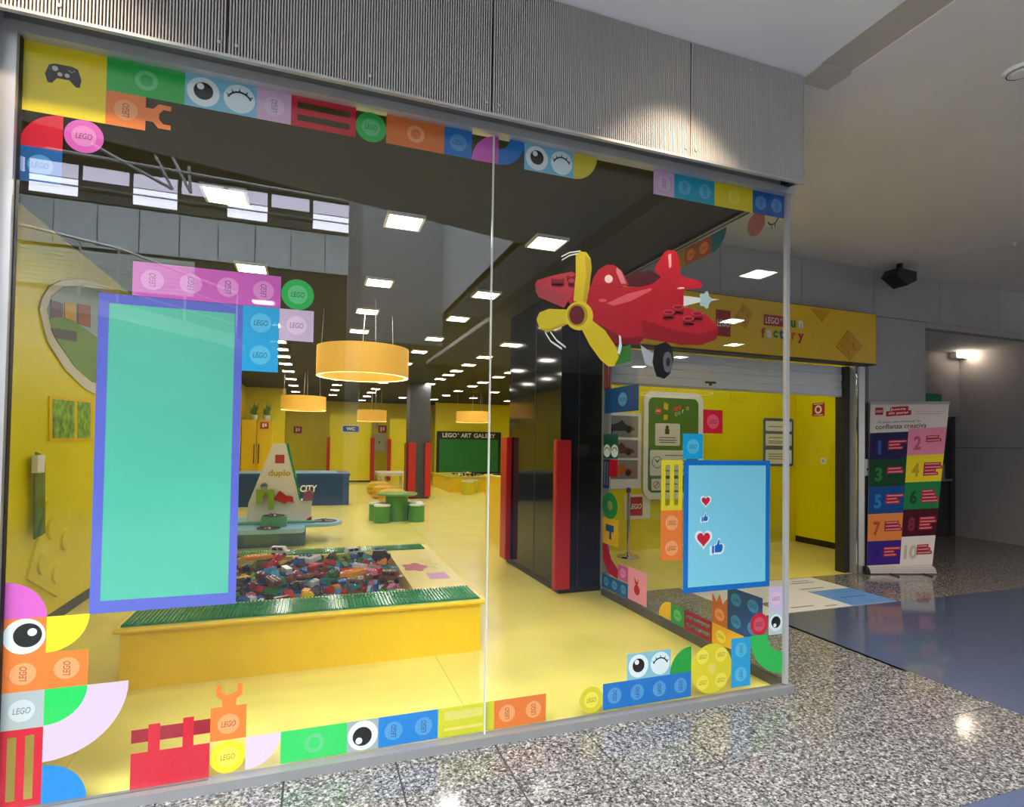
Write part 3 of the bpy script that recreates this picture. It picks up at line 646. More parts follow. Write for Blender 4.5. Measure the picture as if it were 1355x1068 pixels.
p = sd('brick_decal', 'orange crowned decal above the side window sill', [R(.55, .24, .72, .4), [(.72, .4), (.72, .47), (.67, .41), (.635, .48), (.6, .41), (.55, .47), (.55, .4)]], '#d07028'); stud(p, .635, .32, OR, SP, sx=1.15)
p = sd('brick_decal', 'yellow slope decal at the corner foot of the side window', [[(.72, .08), (.72, .24), (.38, .24), (.38, .12)]], '#f0b820'); stud(p, .62, .16, YE, SP, sx=1.15)
p = sd('brick_decal', 'large dark blue four-stud decal low on the side window', [R(.2, .24, .55, .56)], '#16508c', .92)
for a in (.29, .46):
    for b in (.32, .48): stud(p, a, b, BL, SP, sx=1.15, t=.15)
p = sd('brick_decal', 'orange two-stud decal along the top of the side window', [R(.76, 3.15, 1.1, 3.30)], '#a85a28'); stud(p, .85, 3.225, OR, SP, sx=1.15, t=.1); stud(p, 1.02, 3.225, OR, SP, sx=1.15, t=.1)
sd('quarter_round_decal', 'teal quarter-round along the top of the side window', [ARC(.76, 3.3, 0, .15, 180, 270, 14, 1.15)], '#10748c')
sd('brick_decal', 'mustard decal along the top of the side window', [R(1.1, 3.15, 1.28, 3.3)], '#a89428')
sd('round_brick_decal', 'round dusty pink decal near the top glass corner', [C(.28, 3.21, .085)], '#b87078')
p = sd('eye_decal', 'white shut eye decal at the top glass corner', [C(.12, 3.22, .08)], '#e6e2e0'); flat([ARC(.12, 3.2, .045, .055, 200, 340), R(.1, 3.12, .106, 3.15), R(.13, 3.12, .136, 3.15)], SP, .0008).build('lashes', film('#141414'), p)

# ================================================================== LAMPS
LAMP = mat('led_panel', '#ffffff', .5, emit=48.0, emitcol='#fff8ec')
lamp0 = None
def ceiling_light(x, y, lab='square light panel in the ceiling row over the white play tower'):
    global lamp0
    if lamp0 is None:
        lamp0 = empty('ceiling_light', (x, y, 3.34), lab, 'ceiling light', 'light panels of the shop ceiling')
        s = .125
        m = MB()
        for a in (B(x-s-.02, x-s, y-s-.02, y+s+.02, 3.315, 3.34), B(x+s, x+s+.02, y-s-.02, y+s+.02, 3.315, 3.34), B(x-s, x+s, y-s-.02, y-s, 3.315, 3.34), B(x-s, x+s, y+s, y+s+.02, 3.315, 3.34)): m.add(a.v, a.f)
        m.build('frame', WHITE, lamp0)
        B(x-s, x+s, y-s, y+s, 3.322, 3.338).build('diffuser', LAMP, lamp0)
    else:
        c = clone(lamp0); c.location = (x, y, 3.34); c['label'] = lab
for y in (1.47, 3.22, 4.65, 6.1, 7.55, 8.4, 9.35, 10.5, 11.9, 13.7, 15.6, 17.9): ceiling_light(-.62, y)
for y in (1.47, 3.24, 4.65, 6.05, 7.55, 9.3, 11.0, 13.2, 14.8, 16.5, 18.6): ceiling_light(.63, y, 'square light panel in the ceiling row beside the large ring pendant')
for y in (1.48, 3.27, 4.6, 6.2, 7.6, 9.3, 11.5, 13.4, 15.5, 16.9, 18.6, 20.7): ceiling_light(1.84, y, 'square light panel in the ceiling row over the round green table')
for y in (6.2, 7.7, 8.9, 10.0, 10.85, 11.8, 13.2, 16, 18.5): ceiling_light(3.15, y, 'square light panel in the ceiling row over the charcoal column')
for y in (6.2, 8.2, 9.75, 10.7, 12.1, 13.2, 14.9, 16.7, 18.8): ceiling_light(4.42, y, 'square light panel in the ceiling row over the building bench')
for y in (6.2, 8.5, 10.6, 12.6, 14.7, 17.3): ceiling_light(5.6, y, 'square light panel in the ceiling row before the gallery board')
for y in (6.2, 9, 12, 15, 18): ceiling_light(7.2, y, 'square light panel in the ceiling row behind the vestibule wall')
for x in (4.0, 5.4, 6.8): ceiling_light(x, 3.6, 'square light panel in the vestibule ceiling behind the shutter')
# ring pendants
RING = mat('ring_pendant_fabric', '#f2bc50', .6, emit=.28, emitcol='#f5b43a')
RINGL = mat('ring_pendant_diffuser', '#fff0b0', .5, emit=3.5, emitcol='#ffeaa8')
def ring(x, y, z0, z1, r, label, group='drum ring pendant lamps'):
    o = empty('ring_pendant', (x, y, z0), label, 'pendant lamp', group)
    t = .045*r/.55
    MB().lathe((x, y, 0), [(r, z0), (r, z1), (r-t, z1), (r-t, z0+.01)], 48).build('shade', RING, o, smooth=True)
    MB().lathe((x, y, 0), [(r-t, z0+.002), (r-.002, z0)], 48).build('light_ring', RINGL, o)
    for a in (40, 160, 280):
        ca, sa = math.cos(math.radians(a)), math.sin(math.radians(a))
        MB().tube([(x+(r-t/2)*ca, y+(r-t/2)*sa, z1), (x+(r-t/2)*ca*.95, y+(r-t/2)*sa*.95, 3.34)], .004, 5).build('cable', ALU, o)
    MB().tube([(x, y+.2, z1+.05), (x+.02, y+.1, 3.34)], .005, 5).build('power_cord', WHITE, o)
    return o
ring(.585, 4.55, 2.44, 2.81, .575, 'large amber drum ring pendant over the play table aisle')
ring(-.25, 12.0, 2.38, 2.72, .53, 'amber drum ring pendant above the navy play island')
ring(1.79, 16.0, 2.3, 2.66, .47, 'pale amber drum ring pendant before the WC partition')
ring(5.25, 16.0, 2.36, 2.72, .6, 'amber drum ring pendant before the gallery wall')
# downlights under the hall ceiling
def downlight(x, y, power, label, z=ZC, ang=95, blend=.7, col=(1, .80, .58)):
    o = empty('downlight', (x, y, z), label, 'downlight', 'round downlights of the hall ceiling')
    MB().lathe((x, y, z), [(.075, -.012), (.075, .0), (.055, .0), (.055, -.010), (.075, -.012)], 24).build('bezel', WHITE, o, smooth=True)
    MB().cyl((x, y, z-.004), .054, .003, 20).build('lens', mat('downlight_lens', '#ffffff', .5, emit=9, emitcol='#ffe4bd'), o)
    l = bpy.data.lights.new('downlight_bulb', 'SPOT'); l.energy = power; l.color = col; l.spot_size = math.radians(ang); l.spot_blend = blend; l.shadow_soft_size = .04
    q = bpy.data.objects.new('downlight_bulb', l); COL.objects.link(q); q.parent = o; q.location = (0, 0, -.03)
downlight(1.95, -.56, 190, 'warm recessed downlight washing the ribbed fascia near its corner')
downlight(-1.05, -.56, 120, 'warm recessed downlight washing the ribbed fascia near the controller decal')
for x, y in ((5.2, -.6), (8.4, -.6), (5.2, -4.2), (8.4, -4.2)): downlight(x, y, 200, 'added fill downlight of the beige hall ceiling', ang=130)  # out of view, added to brighten the right side of the hall
bl = empty('bulkhead_lamp', (11.3, 4.05, 3.36), 'glowing rectangular lamp under the recess ceiling before the service door', 'wall lamp')
B(11.12, 11.4, 4.06, 4.18, 3.33, 3.43).build('housing', WHITE, bl)
B(11.13, 11.39, 4.03, 4.06, 3.335, 3.425).build('diffuser', mat('bulkhead_lens', '#ffffff', .5, emit=30, emitcol='#ffe9cc'), bl)

# ================================================================== ENTRANCE
def hit(px, py, P0, N):
    d = CR*((px-CX)/F_PX) - CU*((py-CY)/F_PX) + CF
    return CAM + d*((Vector(P0)-CAM).dot(Vector(N))/d.dot(Vector(N)))
sg = empty('shop_sign', (4.9, 2.3, 2.69), 'long yellow sign box over the entrance with a red logo square', 'sign')
B(3.05, 6.79, 2.305, 2.495, 2.69, 3.35).build('box', mat('sign_edge_dark', '#3a2a10', .5), sg)
YS = mat('sign_yellow', '#f4c60a', .4, var=.02)
B(3.06, 6.775, 2.295, 2.306, 2.705, 3.34).build('face', YS, sg)
SF = plane_y(2.2948)
def sgp(name, polys, col, n=.0005, par=None, th=.002): return flat(polys, SF, n, th).build(name, mat('print_'+col.strip('#'), col, .5), par or sg)
lg = sgp('logo_square', [R(4.27, 2.87, 4.475, 3.17)], '#b81420'); text('LEGO', SF, 4.372, 3.02, .08, .004, width=.18, bold=.02, shear=.18).build('lettering', mat('print_f4f4ee', '#f4f4ee', .5), lg)
lg = sgp('name_label', [R(4.955, 3.05, 5.25, 3.178)], '#c01a26'); text('LEGO', SF, 5.08, 3.113, .075, .004, width=.2, bold=.01).build('lettering', MATS['print_f4f4ee'], lg); text('\u00ae', SF, 5.215, 3.135, .03, .004).build('lettering', MATS['print_f4f4ee'], lg)
for ch, cu, cv, c in (('f', 5.285, 3.1, '#c01a26'), ('u', 5.4, 3.1, '#2f8a3c'), ('n', 5.52, 3.105, '#f4f4ee'), ('f', 4.945, 2.96, '#c01a26'), ('a', 5.035, 2.95, '#f4f4ee'), ('c', 5.13, 2.955, '#2f8a3c'), ('t', 5.22, 2.965, '#2a5da8'), ('o', 5.31, 2.955, '#f4f4ee'), ('r', 5.41, 2.955, '#e07020'), ('y', 5.52, 2.935, '#c01a26')):
    text(ch, SF, cu, cv, .12 if ch in 'fty' else .09, .003, bold=.05).build('lettering', mat('print_'+c.strip('#'), c, .5), sg)
def relief_brick(name, corners, fn, m, par, th=.012, sr=.28):
    """slanted 2 x 2 plate in low relief; corners (u,v) in order"""
    o = flat([corners], fn, 0, th).build(name, m, par)
    (a, b), (c, d), (e, f), (g, h) = corners
    for s in (.27, .73):
        for t in (.27, .73):
            cu = (1-s)*(1-t)*a+s*(1-t)*c+s*t*e+(1-s)*t*g; cv = (1-s)*(1-t)*b+s*(1-t)*d+s*t*f+(1-s)*t*h
            q = []
            for i in range(16):
                w_ = 2*math.pi*i/16; ss = s+.15*math.cos(w_); tt = t+.15*math.sin(w_)
                q.append(((1-ss)*(1-tt)*a+ss*(1-tt)*c+ss*tt*e+(1-ss)*tt*g, (1-ss)*(1-tt)*b+ss*(1-tt)*d+ss*tt*f+(1-ss)*tt*h))
            flat([q], fn, th, th).build('relief_stud', m, o)
    return o
def pxs(pts, ax, v, u, w_):
    o = []
    for a, b in pts:
        q = at(a, b, ax, v); o.append((q[u], q[w_]))
    return o
YS2 = mat('sign_yellow_relief', '#e0a808', .4)
relief_brick('relief_brick', pxs([(1122, 437), (1140, 458), (1125, 477), (1106, 459)], 'y', 2.295, 0, 2), SF, YS2, sg)
relief_brick('relief_brick', pxs([(983, 402), (996, 415), (985, 435), (971, 421)], 'y', 2.295, 0, 2), SF, YS2, sg)
sgp('relief_corner', [pxs([(1072, 408), (1098, 411), (1088, 426)], 'y', 2.295, 0, 2)], '#dca60a', .0005, None, .01)
# roller shutter and jambs
sh = empty('roller_shutter', (4.8, 2.6, 2.31), 'raised silver roller shutter under the yellow sign', 'shutter')
for i, (z0, z1) in enumerate(((2.31, 2.405), (2.405, 2.5), (2.5, 2.59), (2.59, 2.69))):
    B(3.06, 6.52, 2.575+.006*(i % 2), 2.61, z0+.003, z1-.003).build('slat', mat('shutter_silver', '#f0f2f4', .35, metal=.0), sh)
B(3.06, 6.52, 2.57, 2.62, 2.29, 2.313).build('bottom_bar', ALU, sh)
MB().box(4.35, 4.5, 2.56, 2.575, 2.36, 2.385).box(4.41, 4.44, 2.56, 2.575, 2.335, 2.36).build('lock_handle', BLACK, sh)
j = struct('trim_4', B(6.53, 6.62, 2.54, 2.68, 0, 2.69), mat('jamb_dark', '#2f2d28', .4))
B(6.62, 6.79, 2.46, 2.68, 0, 2.69).build('steel_cover', ALU, j)
MB().tube([(6.64, 2.45, 0), (6.64, 2.45, 2.69)], .018).build('conduit', CHROME, j)
B(6.79, 6.9, 2.5, 2.62, 0, 3.39).build('side_strip', ALUD, j)
struct('trim_5', B(3.03, 3.06, 2.5, 2.66, 0, 2.69), ALU)
# banner
b0 = Vector((6.80, 2.44, 0)); b1 = Vector((7.66, 2.2, 0)); bd = (b1-b0).normalized(); bn = Vector((bd.y, -bd.x, 0))
bw = (b1-b0).length
tl = hit(1152, 534, b0, bn)-b0; trr = hit(1256, 534, b0, bn)-b0
TLu, TLz, TRu, TRz = tl.dot(bd), tl.z, trr.dot(bd), trr.z
bnr = empty('roll_up_banner', tuple((b0+b1)/2), 'roll-up banner with ten coloured numbered squares standing by the grey wall', 'banner')
BZ0 = .075
def BF(s, t, n=0):
    """s, t in 0..1 across and up the printed sheet"""
    z = BZ0+(((1-s)*TLz+s*TRz)-BZ0)*t
    u = (1-t)*(bw*s)+t*((1-s)*TLu+s*TRu)
    q = b0+bd*u+bn*(n+.0)
    return (q.x, q.y, z)
def bp_(name, poly, col, n=.001, par=None, th=.001): return flat([poly], BF, n, th).build(name, mat('print_'+col.strip('#'), col, .45), par or bnr)
flat([R(0, 0, 1, 1)], BF, -.002, .003).build('sheet', mat('print_e8dcd6', '#e8dcd6', .45), bnr)
cells = [('#1c1c50', '#3a5aa8', '1'), ('#e88fb0', '#c4547c', '2'), ('#0c4426', '#2c8048', '3'), ('#f2e026', '#c8a818', '4'), ('#0c4f9a', '#2f86d0', '5'), ('#17864a', '#0b4a2a', '6'), ('#f0924a', '#c05a20', '7'), ('#4a0a1e', '#8a2a3c', '8'), ('#3c2390', '#32207c', '9'), ('#f2efee', '#cfc8c0', '10')]
for i, (c, c2, ch) in enumerate(cells):
    col, row = i % 2, i//2
    s0, s1 = (0, .5) if col == 0 else (.5, 1)
    t1 = .828-.165*row+(.018 if col else -.01); t0 = t1-.165 if row < 4 else .012
    q = bp_('cell', [(s0, t0), (s1, t0+.01), (s1, t1+.01), (s0, t1)], c, .0015)
    text(ch, BF, s0+(.13 if ch != '10' else .15), (t0+t1)/2-.005, .085, .0032, width={'1': .045, '10': .2}.get(ch, .1), bold=.04).build('number', mat('print_'+c2.strip('#'), c2, .5), q)
    nl = (3, 2, 2, 4, 3, 4, 3, 4, 3, 3)[i]
    for k in range(nl):
        tt = (t0+t1)/2+.03-.02*k; wd = (.30, .2, .24, .27)[(k+i) % 4]*.85
        a = s0+.24
        bp_('caption_strip', [(a, tt-.011), (a+wd, tt-.006), (a+wd, tt+.014), (a, tt+.009)], '#b81a38', .003, q)
        bp_('caption_line', [(a+.015, tt-.003), (a+wd-.02, tt+.001), (a+wd-.02, tt+.007), (a+.015, tt+.003)], '#e8b4bc', .0045, q)
bp_('logo_square', R(.06, .93, .16, .975), '#b81420', .0015); text('LEGO', BF, .11, .952, .014, .0032, width=.08, bold=.02, shear=.2).build('lettering', MATS['print_f4f4ee'], bnr)
for q in ([(.24, .945), (.48, .955), (.48, .985), (.26, .978)], [(.2, .92), (.52, .93), (.52, .96), (.2, .952)]): bp_('title_label', q, '#c81c30', .0015)
text('Juega', BF, .35, .964, .018, .0032, width=.2, rot=1.5, bold=.02).build('lettering', MATS['print_f4f4ee'], bnr)
text('sin parar', BF, .36, .941, .02, .0032, width=.26, rot=1.5, bold=.02).build('lettering', MATS['print_f4f4ee'], bnr)
text('10 pasos para fomentar la', BF, .37, .888, .017, .0025, width=.54, rot=1.0).build('lettering', mat('print_222222', '#222222', .5), bnr)
text('confianza creativa', BF, .4, .862, .03, .0025, width=.66, rot=1.0, bold=.005).build('lettering', MATS['print_222222'], bnr)
bp_('faint_note', R(.58, .935, .92, .94), '#c8b8ae', .0015); bp_('faint_note', R(.58, .95, .92, .953), '#c8b8ae', .0015)
flat([R(-.01, .995, 1.005, 1.012)], BF, -.008, .016).build('top_rail', ALU, bnr)
m = MB()
m.prism([(-.06, .0), (.07, .0), (.05, .05), (.02, .078), (-.02, .078), (-.05, .05)], lambda u, v, n: tuple(b0+bd*n+bn*u+Vector((0, 0, v+.012))), -.0, bw+.01)
m.build('cassette', mat('silver_cassette', '#d4d5d8', .3, metal=.5), bnr)
m = MB(); m.prism([(-.065, -.0), (.075, -.0), (.055, .055), (.02, .085), (-.02, .085), (-.055, .055)], lambda u, v, n: tuple(b0+bd*n+bn*u+Vector((0, 0, v+.01))), -.05, 0); m.build('end_cap', BLACK, bnr)
for s in (.3, .8):
    q = b0+bd*(bw*s); MB().tube([tuple(q+Vector((0, 0, .012))), tuple(q+bn*.22+Vector((0, 0, .008)))], .008, 6).build('foot', BLACK, bnr)
# floor sticker
ms = empty('floor_sticker', (4.9, 1.9, 0), 'white rectangular floor sticker with a blue corner in front of the entrance', 'floor sticker')
FZ = plane_z(.0008)
flat([R(3.95, 1.37, 5.88, 2.47)], FZ, 0, .002).build('sheet', mat('sticker_white', '#e6e4df', .35), ms)
flat([R(5.25, 1.37, 5.88, 1.93)], FZ, .0022, .001).build('blue_corner', mat('sticker_blue', '#5d97dc', .35), ms)
for q in (R(4.55, 1.48, 4.85, 1.5), R(5.4, 1.62, 5.75, 1.65), R(5.25, 2.02, 5.6, 2.04), R(5.35, 2.25, 5.7, 2.27), R(5.45, 2.33, 5.7, 2.345), R(4.95, 1.43, 5.1, 1.45)):
    flat([q], FZ, .0034, .0006).build('print_line', mat('sticker_grey', '#6a6a6a', .5), ms)
flat([ARC(4.45, 1.62, .05, .1, 0, 180), ARC(4.45, 1.62, .05, .1, 180, 360)], FZ, .0034, .0006).build('print_wheel', MATS['sticker_grey'], ms)
# facade small things
cr = empty('card_reader', (6.84, 2.49, 1.25), 'white card reader on the grey panel left of the banner', 'card reader')
B(6.81, 6.875, 2.47, 2.499, 1.26, 1.48).build('body', WHITE, cr, bevel=.008); B(6.835, 6.855, 2.466, 2.471, 1.33, 1.36).build('lens', BLACK, cr)
sp = empty('wall_speaker', (7.1, 2.3, 3.75), 'black wedge speaker hanging under the hall ceiling above the sign', 'speaker')
MB().prism([(-.2, -.02), (.03, -.14), (.2, -.06), (.2, .06), (-.12, .08)], lambda u, v, n: (7.12+u, 2.25+n, 3.86+v), -.1, .1).build('cabinet', BLACK, sp, bevel=.01)
MB().box(7.09, 7.13, 2.2, 2.26, 3.9, ZC).build('bracket', BLACK, sp)
sm = empty('smoke_detector', (4.17, -.67, ZC), 'round white ceiling diffuser on the beige hall ceiling', 'detector')
MB().lathe((4.17, -.67, ZC), [(.09, 0), (.085, -.02), (.06, -.022), (.06, -.012), (.045, -.012), (.045, -.03), (.0, -.032)], 28).build('body', WHITE, sm, smooth=True)
MB().lathe((4.17, -.67, ZC), [(.072, -.0225), (.066, -.0225)], 28).build('dark_ring', DARK, sm)
MB().cyl((7.6, 1.24, ZC-.04), .02, .04, 12, .03).build('sprinkler_head', ALU, label='tiny sprinkler head on the beige hall ceiling', cat='sprinkler')
ex = empty('exit_sign', (10.6, 4.19, 2.46), 'green emergency exit sign above the dark service door', 'sign')
B(10.28, 10.9, 4.19, 4.199, 2.46, 2.65).build('backing', ALUD, ex)
B(10.3, 10.88, 4.17, 4.19, 2.47, 2.64).build('plate', mat('exit_green', '#0f6a44', .4, emit=.1), ex)
# things in the vestibule
V = plane_y(4.648)
gb_ = empty('information_board', tuple(at(888, 660, 'y', 4.6)), 'green information board with rounded white border on the yellow wall', 'notice board')
VB = plane_y(4.62)
def bulge(u0, v0, u1, v1, r, k=.04):
    P = RR(u0, v0, u1, v1, r); cx = (u0+u1)/2; cy = (v0+v1)/2
    return [(a+(1-((b-cy)/((v1-v0)/2))**2)*k*(1 if a > cx else -1)*-1*0 + 0, b+(1-((a-cx)/((u1-u0)/2))**2)*k*(1 if b > cy else -1)) for a, b in P]
q0 = flat([bulge(4.82, .8, 5.93, 2.45, .14)], VB, 0, .025).build('border', WHITE, gb_)
VB2 = plane_y(4.595)
gp = flat([bulge(4.9, .9, 5.83, 2.36, .08)], VB2, 0, .003).build('green_panel', mat('board_green', '#1c6b2c', .4), gb_)
def vp(name, polys, col, n, par, pl_=VB2): return flat(polys, pl_, n, .001).build(name, mat('print_'+col.strip('#'), col, .5), par)
vp('white_box', [RR(5.02, 1.62, 5.48, 1.97, .03)], '#e4e4e0', .004, gp); vp('white_box', [RR(4.93, 1.15, 5.6, 1.55, .03)], '#e4e4e0', .004, gp); vp('white_box', [R(4.96, .92, 5.5, 1.1)], '#e4e4e0', .004, gp)
vp('person_icon', [C(5.24, 1.91, .03), RR(5.2, 1.8, 5.28, 1.885, .02)], '#161616', .006, gp)
vp('clock_icon', [ARC(5.06, 1.36, .085, .095, 0, 180), ARC(5.06, 1.36, .085, .095, 180, 360), [(5.05, 1.36), (5.02, 1.4), (5.03, 1.41), (5.06, 1.375), (5.1, 1.41), (5.11, 1.4), (5.065, 1.35)]], '#161616', .006, gp)
vp('forbidden_icon', [ARC(5.05, 1.01, .045, .055, 0, 180), ARC(5.05, 1.01, .045, .055, 180, 360), [(5.01, .975), (5.02, .965), (5.09, 1.045), (5.08, 1.055)]], '#a02030', .006, gp)
for a, b, c in ((5.1, 5.4, 1.74), (5.08, 5.42, 1.7), (5.1, 5.4, 1.665), (5.2, 5.58, 1.46), (5.2, 5.56, 1.38), (5.2, 5.58, 1.32), (5.2, 5.56, 1.22), (5.14, 5.45, 1.01)): vp('print_line', [R(a, c, b, c+.014)], '#4a4a4a', .006, gp)
q = vp('logo_square', [R(5.02, 2.11, 5.13, 2.22)], '#b84038', .004, gp); text('LEGO', VB2, 5.075, 2.165, .03, .0056, width=.085, bold=.02, shear=.2).build('lettering', MATS['print_f4f4ee'], q)
vp('yellow_chip', [[(5.17, 2.2), (5.25, 2.18), (5.26, 2.28), (5.18, 2.3)], [(5.17, 2.02), (5.24, 2.03), (5.25, 2.1), (5.18, 2.11)]], '#e0c020', .004, gp)
vp('red_chip', [[(5.36, 2.16), (5.5, 2.2), (5.5, 2.27), (5.36, 2.23)]], '#c04040', .004, gp)
for ch, a, b, c in (('c', 5.4, 2.12, '#e0b040'), ('o', 5.46, 2.14, '#60b8c0'), ('f', 5.53, 2.17, '#e8e8e0'), ('n', 5.62, 2.22, '#c8c060')): text(ch, VB2, a, b, .06, .005, bold=.03).build('lettering', mat('print_'+c.strip('#'), c, .5), gp)
rp = empty('race_photo_board', (4.45, 4.64, .95), 'white board of three grey race car photographs by the black pillar', 'picture')
flat([R(4.02, .95, 4.8, 2.12)], V, 0, .012).build('backing', WHITE, rp)
VR = plane_y(4.634)
for k, (z0, z1, cc) in enumerate(((1.74, 2.07, '#343436'), (1.42, 1.7, '#6a3a30'), (1.1, 1.39, '#c06a2c'))):
    q = vp('photograph', [R(4.1, z0, 4.74, z1)], '#8a8884', .001, rp, VR)
    zc = (z0+z1)/2
    vp('race_car', [[(4.15, zc-.08), (4.25, zc+.02), (4.38, zc+.05), (4.45, zc+.1), (4.52, zc+.03), (4.66, zc-.01), (4.68, zc-.06)]], cc, .003, q, VR)
    vp('wheels', [C(4.25, zc-.07, .05), C(4.57, zc-.05, .05)], '#1c1c1e', .0045, q, VR)
lgo = flat([RR(4.52, .48, 4.98, .86, .02)], V, 0, .003).build('logo_sticker', mat('print_e9e6de', '#e9e6de', .5), label='red logo sticker with white outline low on the yellow wall', cat='sticker')
q = flat([R(4.58, .53, 4.84, .82)], V, .004, .001).build('logo_square', mat('print_b03038', '#b03038', .5), lgo); text('LEGO', V, 4.71, .675, .08, .006, width=.22, bold=.02, shear=.2).build('lettering', MATS['print_f4f4ee'], q)
ip = empty('rules_panel', (7.45, 4.64, 1.28), 'blue-edged white rules panel on the yellow vestibule wall', 'notice board')
flat([RR(7.2, 1.3, 7.85, 2.12, .04)], V, 0, .012).build('border', mat('print_2c4a86', '#2c4a86', .5), ip)
flat([RR(7.24, 1.9, 7.81, 2.07, .02)], V, .013, .002).build('text_box', WHITE, ip)
flat([RR(7.24, 1.65, 7.81, 1.85, .02)], V, .013, .002).build('text_box', WHITE, ip); flat([RR(7.24, 1.34, 7.81, 1.58, .02)], V, .013, .002).build('text_box', WHITE, ip)
for zz in (1.97, 1.78, 1.72, 1.69, 1.5, 1.46, 1.42): flat([R(7.3, zz, 7.72, zz+.012)], V, .016, .001).build('print_line', MATS['print_4a4a4a'], ip)
sn = empty('stanchion', (4.32, 4.2, 0), 'chrome stanchion post on a round base before the yellow wall', 'stanchion')
MB().lathe((4.32, 4.2, 0), [(.16, 0), (.16, .015), (.15, .028), (.04, .05), (.03, .07)], 32).build('base', CHROME, sn, smooth=True)
MB().cyl((4.32, 4.2, .05), .024, .9, 18).build('pole', CHROME, sn, smooth=True)
MB().cyl((4.32, 4.2, .93), .032, .07, 18).build('belt_head', mat('belt_blue', '#24408a', .4), sn)
VX = plane_x(7.93, -1)
def onvx(px, py): q = at(px, py, 'x', 7.93); return q.y, q.z
fy, fz = onvx(1083, 542)
fs = flat([R(fy-.12, fz-.11, fy+.12, fz+.11)], VX, 0, .004).build('fire_sign', mat('print_b5181e', '#b5181e', .5), label='red square fire alarm sign on the yellow vestibule side wall', cat='sign')
flat([ARC(fy, fz, .04, .07, 0, 180), ARC(fy, fz, .04, .07, 180, 360), R(fy-.09, fz+.085, fy+.09, fz+.095), R(fy-.09, fz-.095, fy+.09, fz-.085)], VX, .005, .001).build('pictogram', MATS['print_f4f4ee'], fs)
fy, fz = onvx(1090, 610)
sw = flat([RR(fy-.05, fz-.05, fy+.05, fz+.05, .01)], VX, 0, .012).build('wall_switch', WHITE, label='white light switch on the yellow vestibule side wall', cat='switch'); flat([R(fy-.015, fz-.02, fy+.015, fz+.02)], VX, .0125, .004).build('rocker', mat('rocker_grey', '#a8a8a4', .5), sw)
relief_brick('relief_brick', [onvx(1096, 580), onvx(1108, 579), onvx(1108, 640), onvx(1096, 638)], VX, YEL, vr)
relief_brick('relief_brick', pxs([(968, 517), (995, 525), (992, 535), (966, 528)], 'y', 4.648, 0, 2), V, YEL, vb)

# ================================================================== SHOP: red corner guards
def guard(name_label, x0, x1, y0, y1, z1, grp='red corner guards'):
    B(x0, x1, y0, y1, .06 if z1 > 1 else 0, z1).build('corner_guard', RED, label=name_label, cat='corner guard', group=grp, bevel=.01)
guard('tall red corner guard on the front edge of the black pillar', 2.44, 2.62, 2.57, 2.648, 1.66)
guard('tall red corner guard on the rear edge of the black pillar', 2.44, 2.52, 4.2, 4.44, 1.7)
# ================================================================== PLAY TABLE WITH BRICK BIN
PX0, PX1, PY0, PY1, PZ = -1.13, 1.25, 1.30, 3.72, .40
pt = empty('play_table', (.06, 2.5, 0), 'low yellow play table with green ribbed borders and a brick bin', 'play table')
B(PX0, PX1, PY0, PY0+.02, 0, PZ-.03).build('front_panel', YBOX, pt); B(PX0, PX1, PY1-.02, PY1, 0, PZ-.03).build('back_panel', YBOX, pt)
B(PX0, PX0+.02, PY0+.02, PY1-.02, 0, PZ-.03).build('side_panel', YBOX, pt); B(PX1-.02, PX1, PY0+.02, PY1-.02, 0, PZ-.03).build('side_panel', YBOX, pt)
YTOP = mat('pale_yellow_top', '#eed66a', .3)
BX0, BX1, BY0, BY1 = -1.0, .80, 1.72, 3.40
m = MB()
for a in (B(PX0-.03, PX1+.03, PY0-.03, BY0, PZ-.03, PZ), B(PX0-.03, PX1+.03, BY1, PY1+.03, PZ-.03, PZ), B(PX0-.03, BX0, BY0, BY1, PZ-.03, PZ), B(BX1, PX1+.03, BY0, BY1, PZ-.03, PZ)): m.build if False else m.add(a.v, a.f)
top = m.build('top', YTOP, pt)
MB().tube([(PX0-.03, PY0-.032, PZ-.015), (PX1+.03, PY0-.032, PZ-.015)], .016, 10).build('edge_bead', YBOX, top, smooth=True)
MB().tube([(PX1+.032, PY0-.03, PZ-.015), (PX1+.032, PY1+.03, PZ-.015)], .016, 10).build('edge_bead', YBOX, top, smooth=True)
B(BX0, BX1, BY0, BY1, .12, .14).build('bin_floor', mat('bin_floor_brown', '#5a3a22', .6), pt)
m = MB()
for a in (B(BX0-.01, BX0, BY0, BY1, .12, PZ-.03), B(BX1, BX1+.01, BY0, BY1, .12, PZ-.03), B(BX0, BX1, BY0-.01, BY0, .12, PZ-.03), B(BX0, BX1, BY1, BY1+.01, .12, PZ-.03)): m.add(a.v, a.f)
m.build('bin_liner', YTOP, pt)
def ribs(name, x0, x1, y0, y1, z, par, pitch=.025, h=.012, m_=None):
    n = int((x1-x0)/pitch); vv = []; ff = []; P = []
    for i in range(n):
        for t, d in ((0, 0), (.2, 1), (.55, 1), (.75, 0)): P.append((x0+(x1-x0)*(i+t)/n, z+h*d))
    P.append((x1, z))
    for x, zz in P: vv += [(x, y0, zz), (x, y1, zz)]
    for i in range(len(P)-1): ff.append((2*i, 2*i+2, 2*i+3, 2*i+1))
    mm = MB().add(vv, ff); mm.box(x0, x1, y0, y1, z-.006, z+.001)
    return mm.build(name, m_ or GRNB, par)
ribs('ribbed_border', PX0+.0, PX1-.005, PY0-.0, BY0-.05, PZ+.006, pt)
ribs('ribbed_border', PX0+.0, PX1-.03, BY1+.05, PY1-.0, PZ+.006, pt)
TP = plane_z(PZ+.0005)
def tl_(name, polys, col, n=0): return flat(polys, TP, n, .0006).build(name, mat('print_'+col.strip('#'), col, .5), pt)
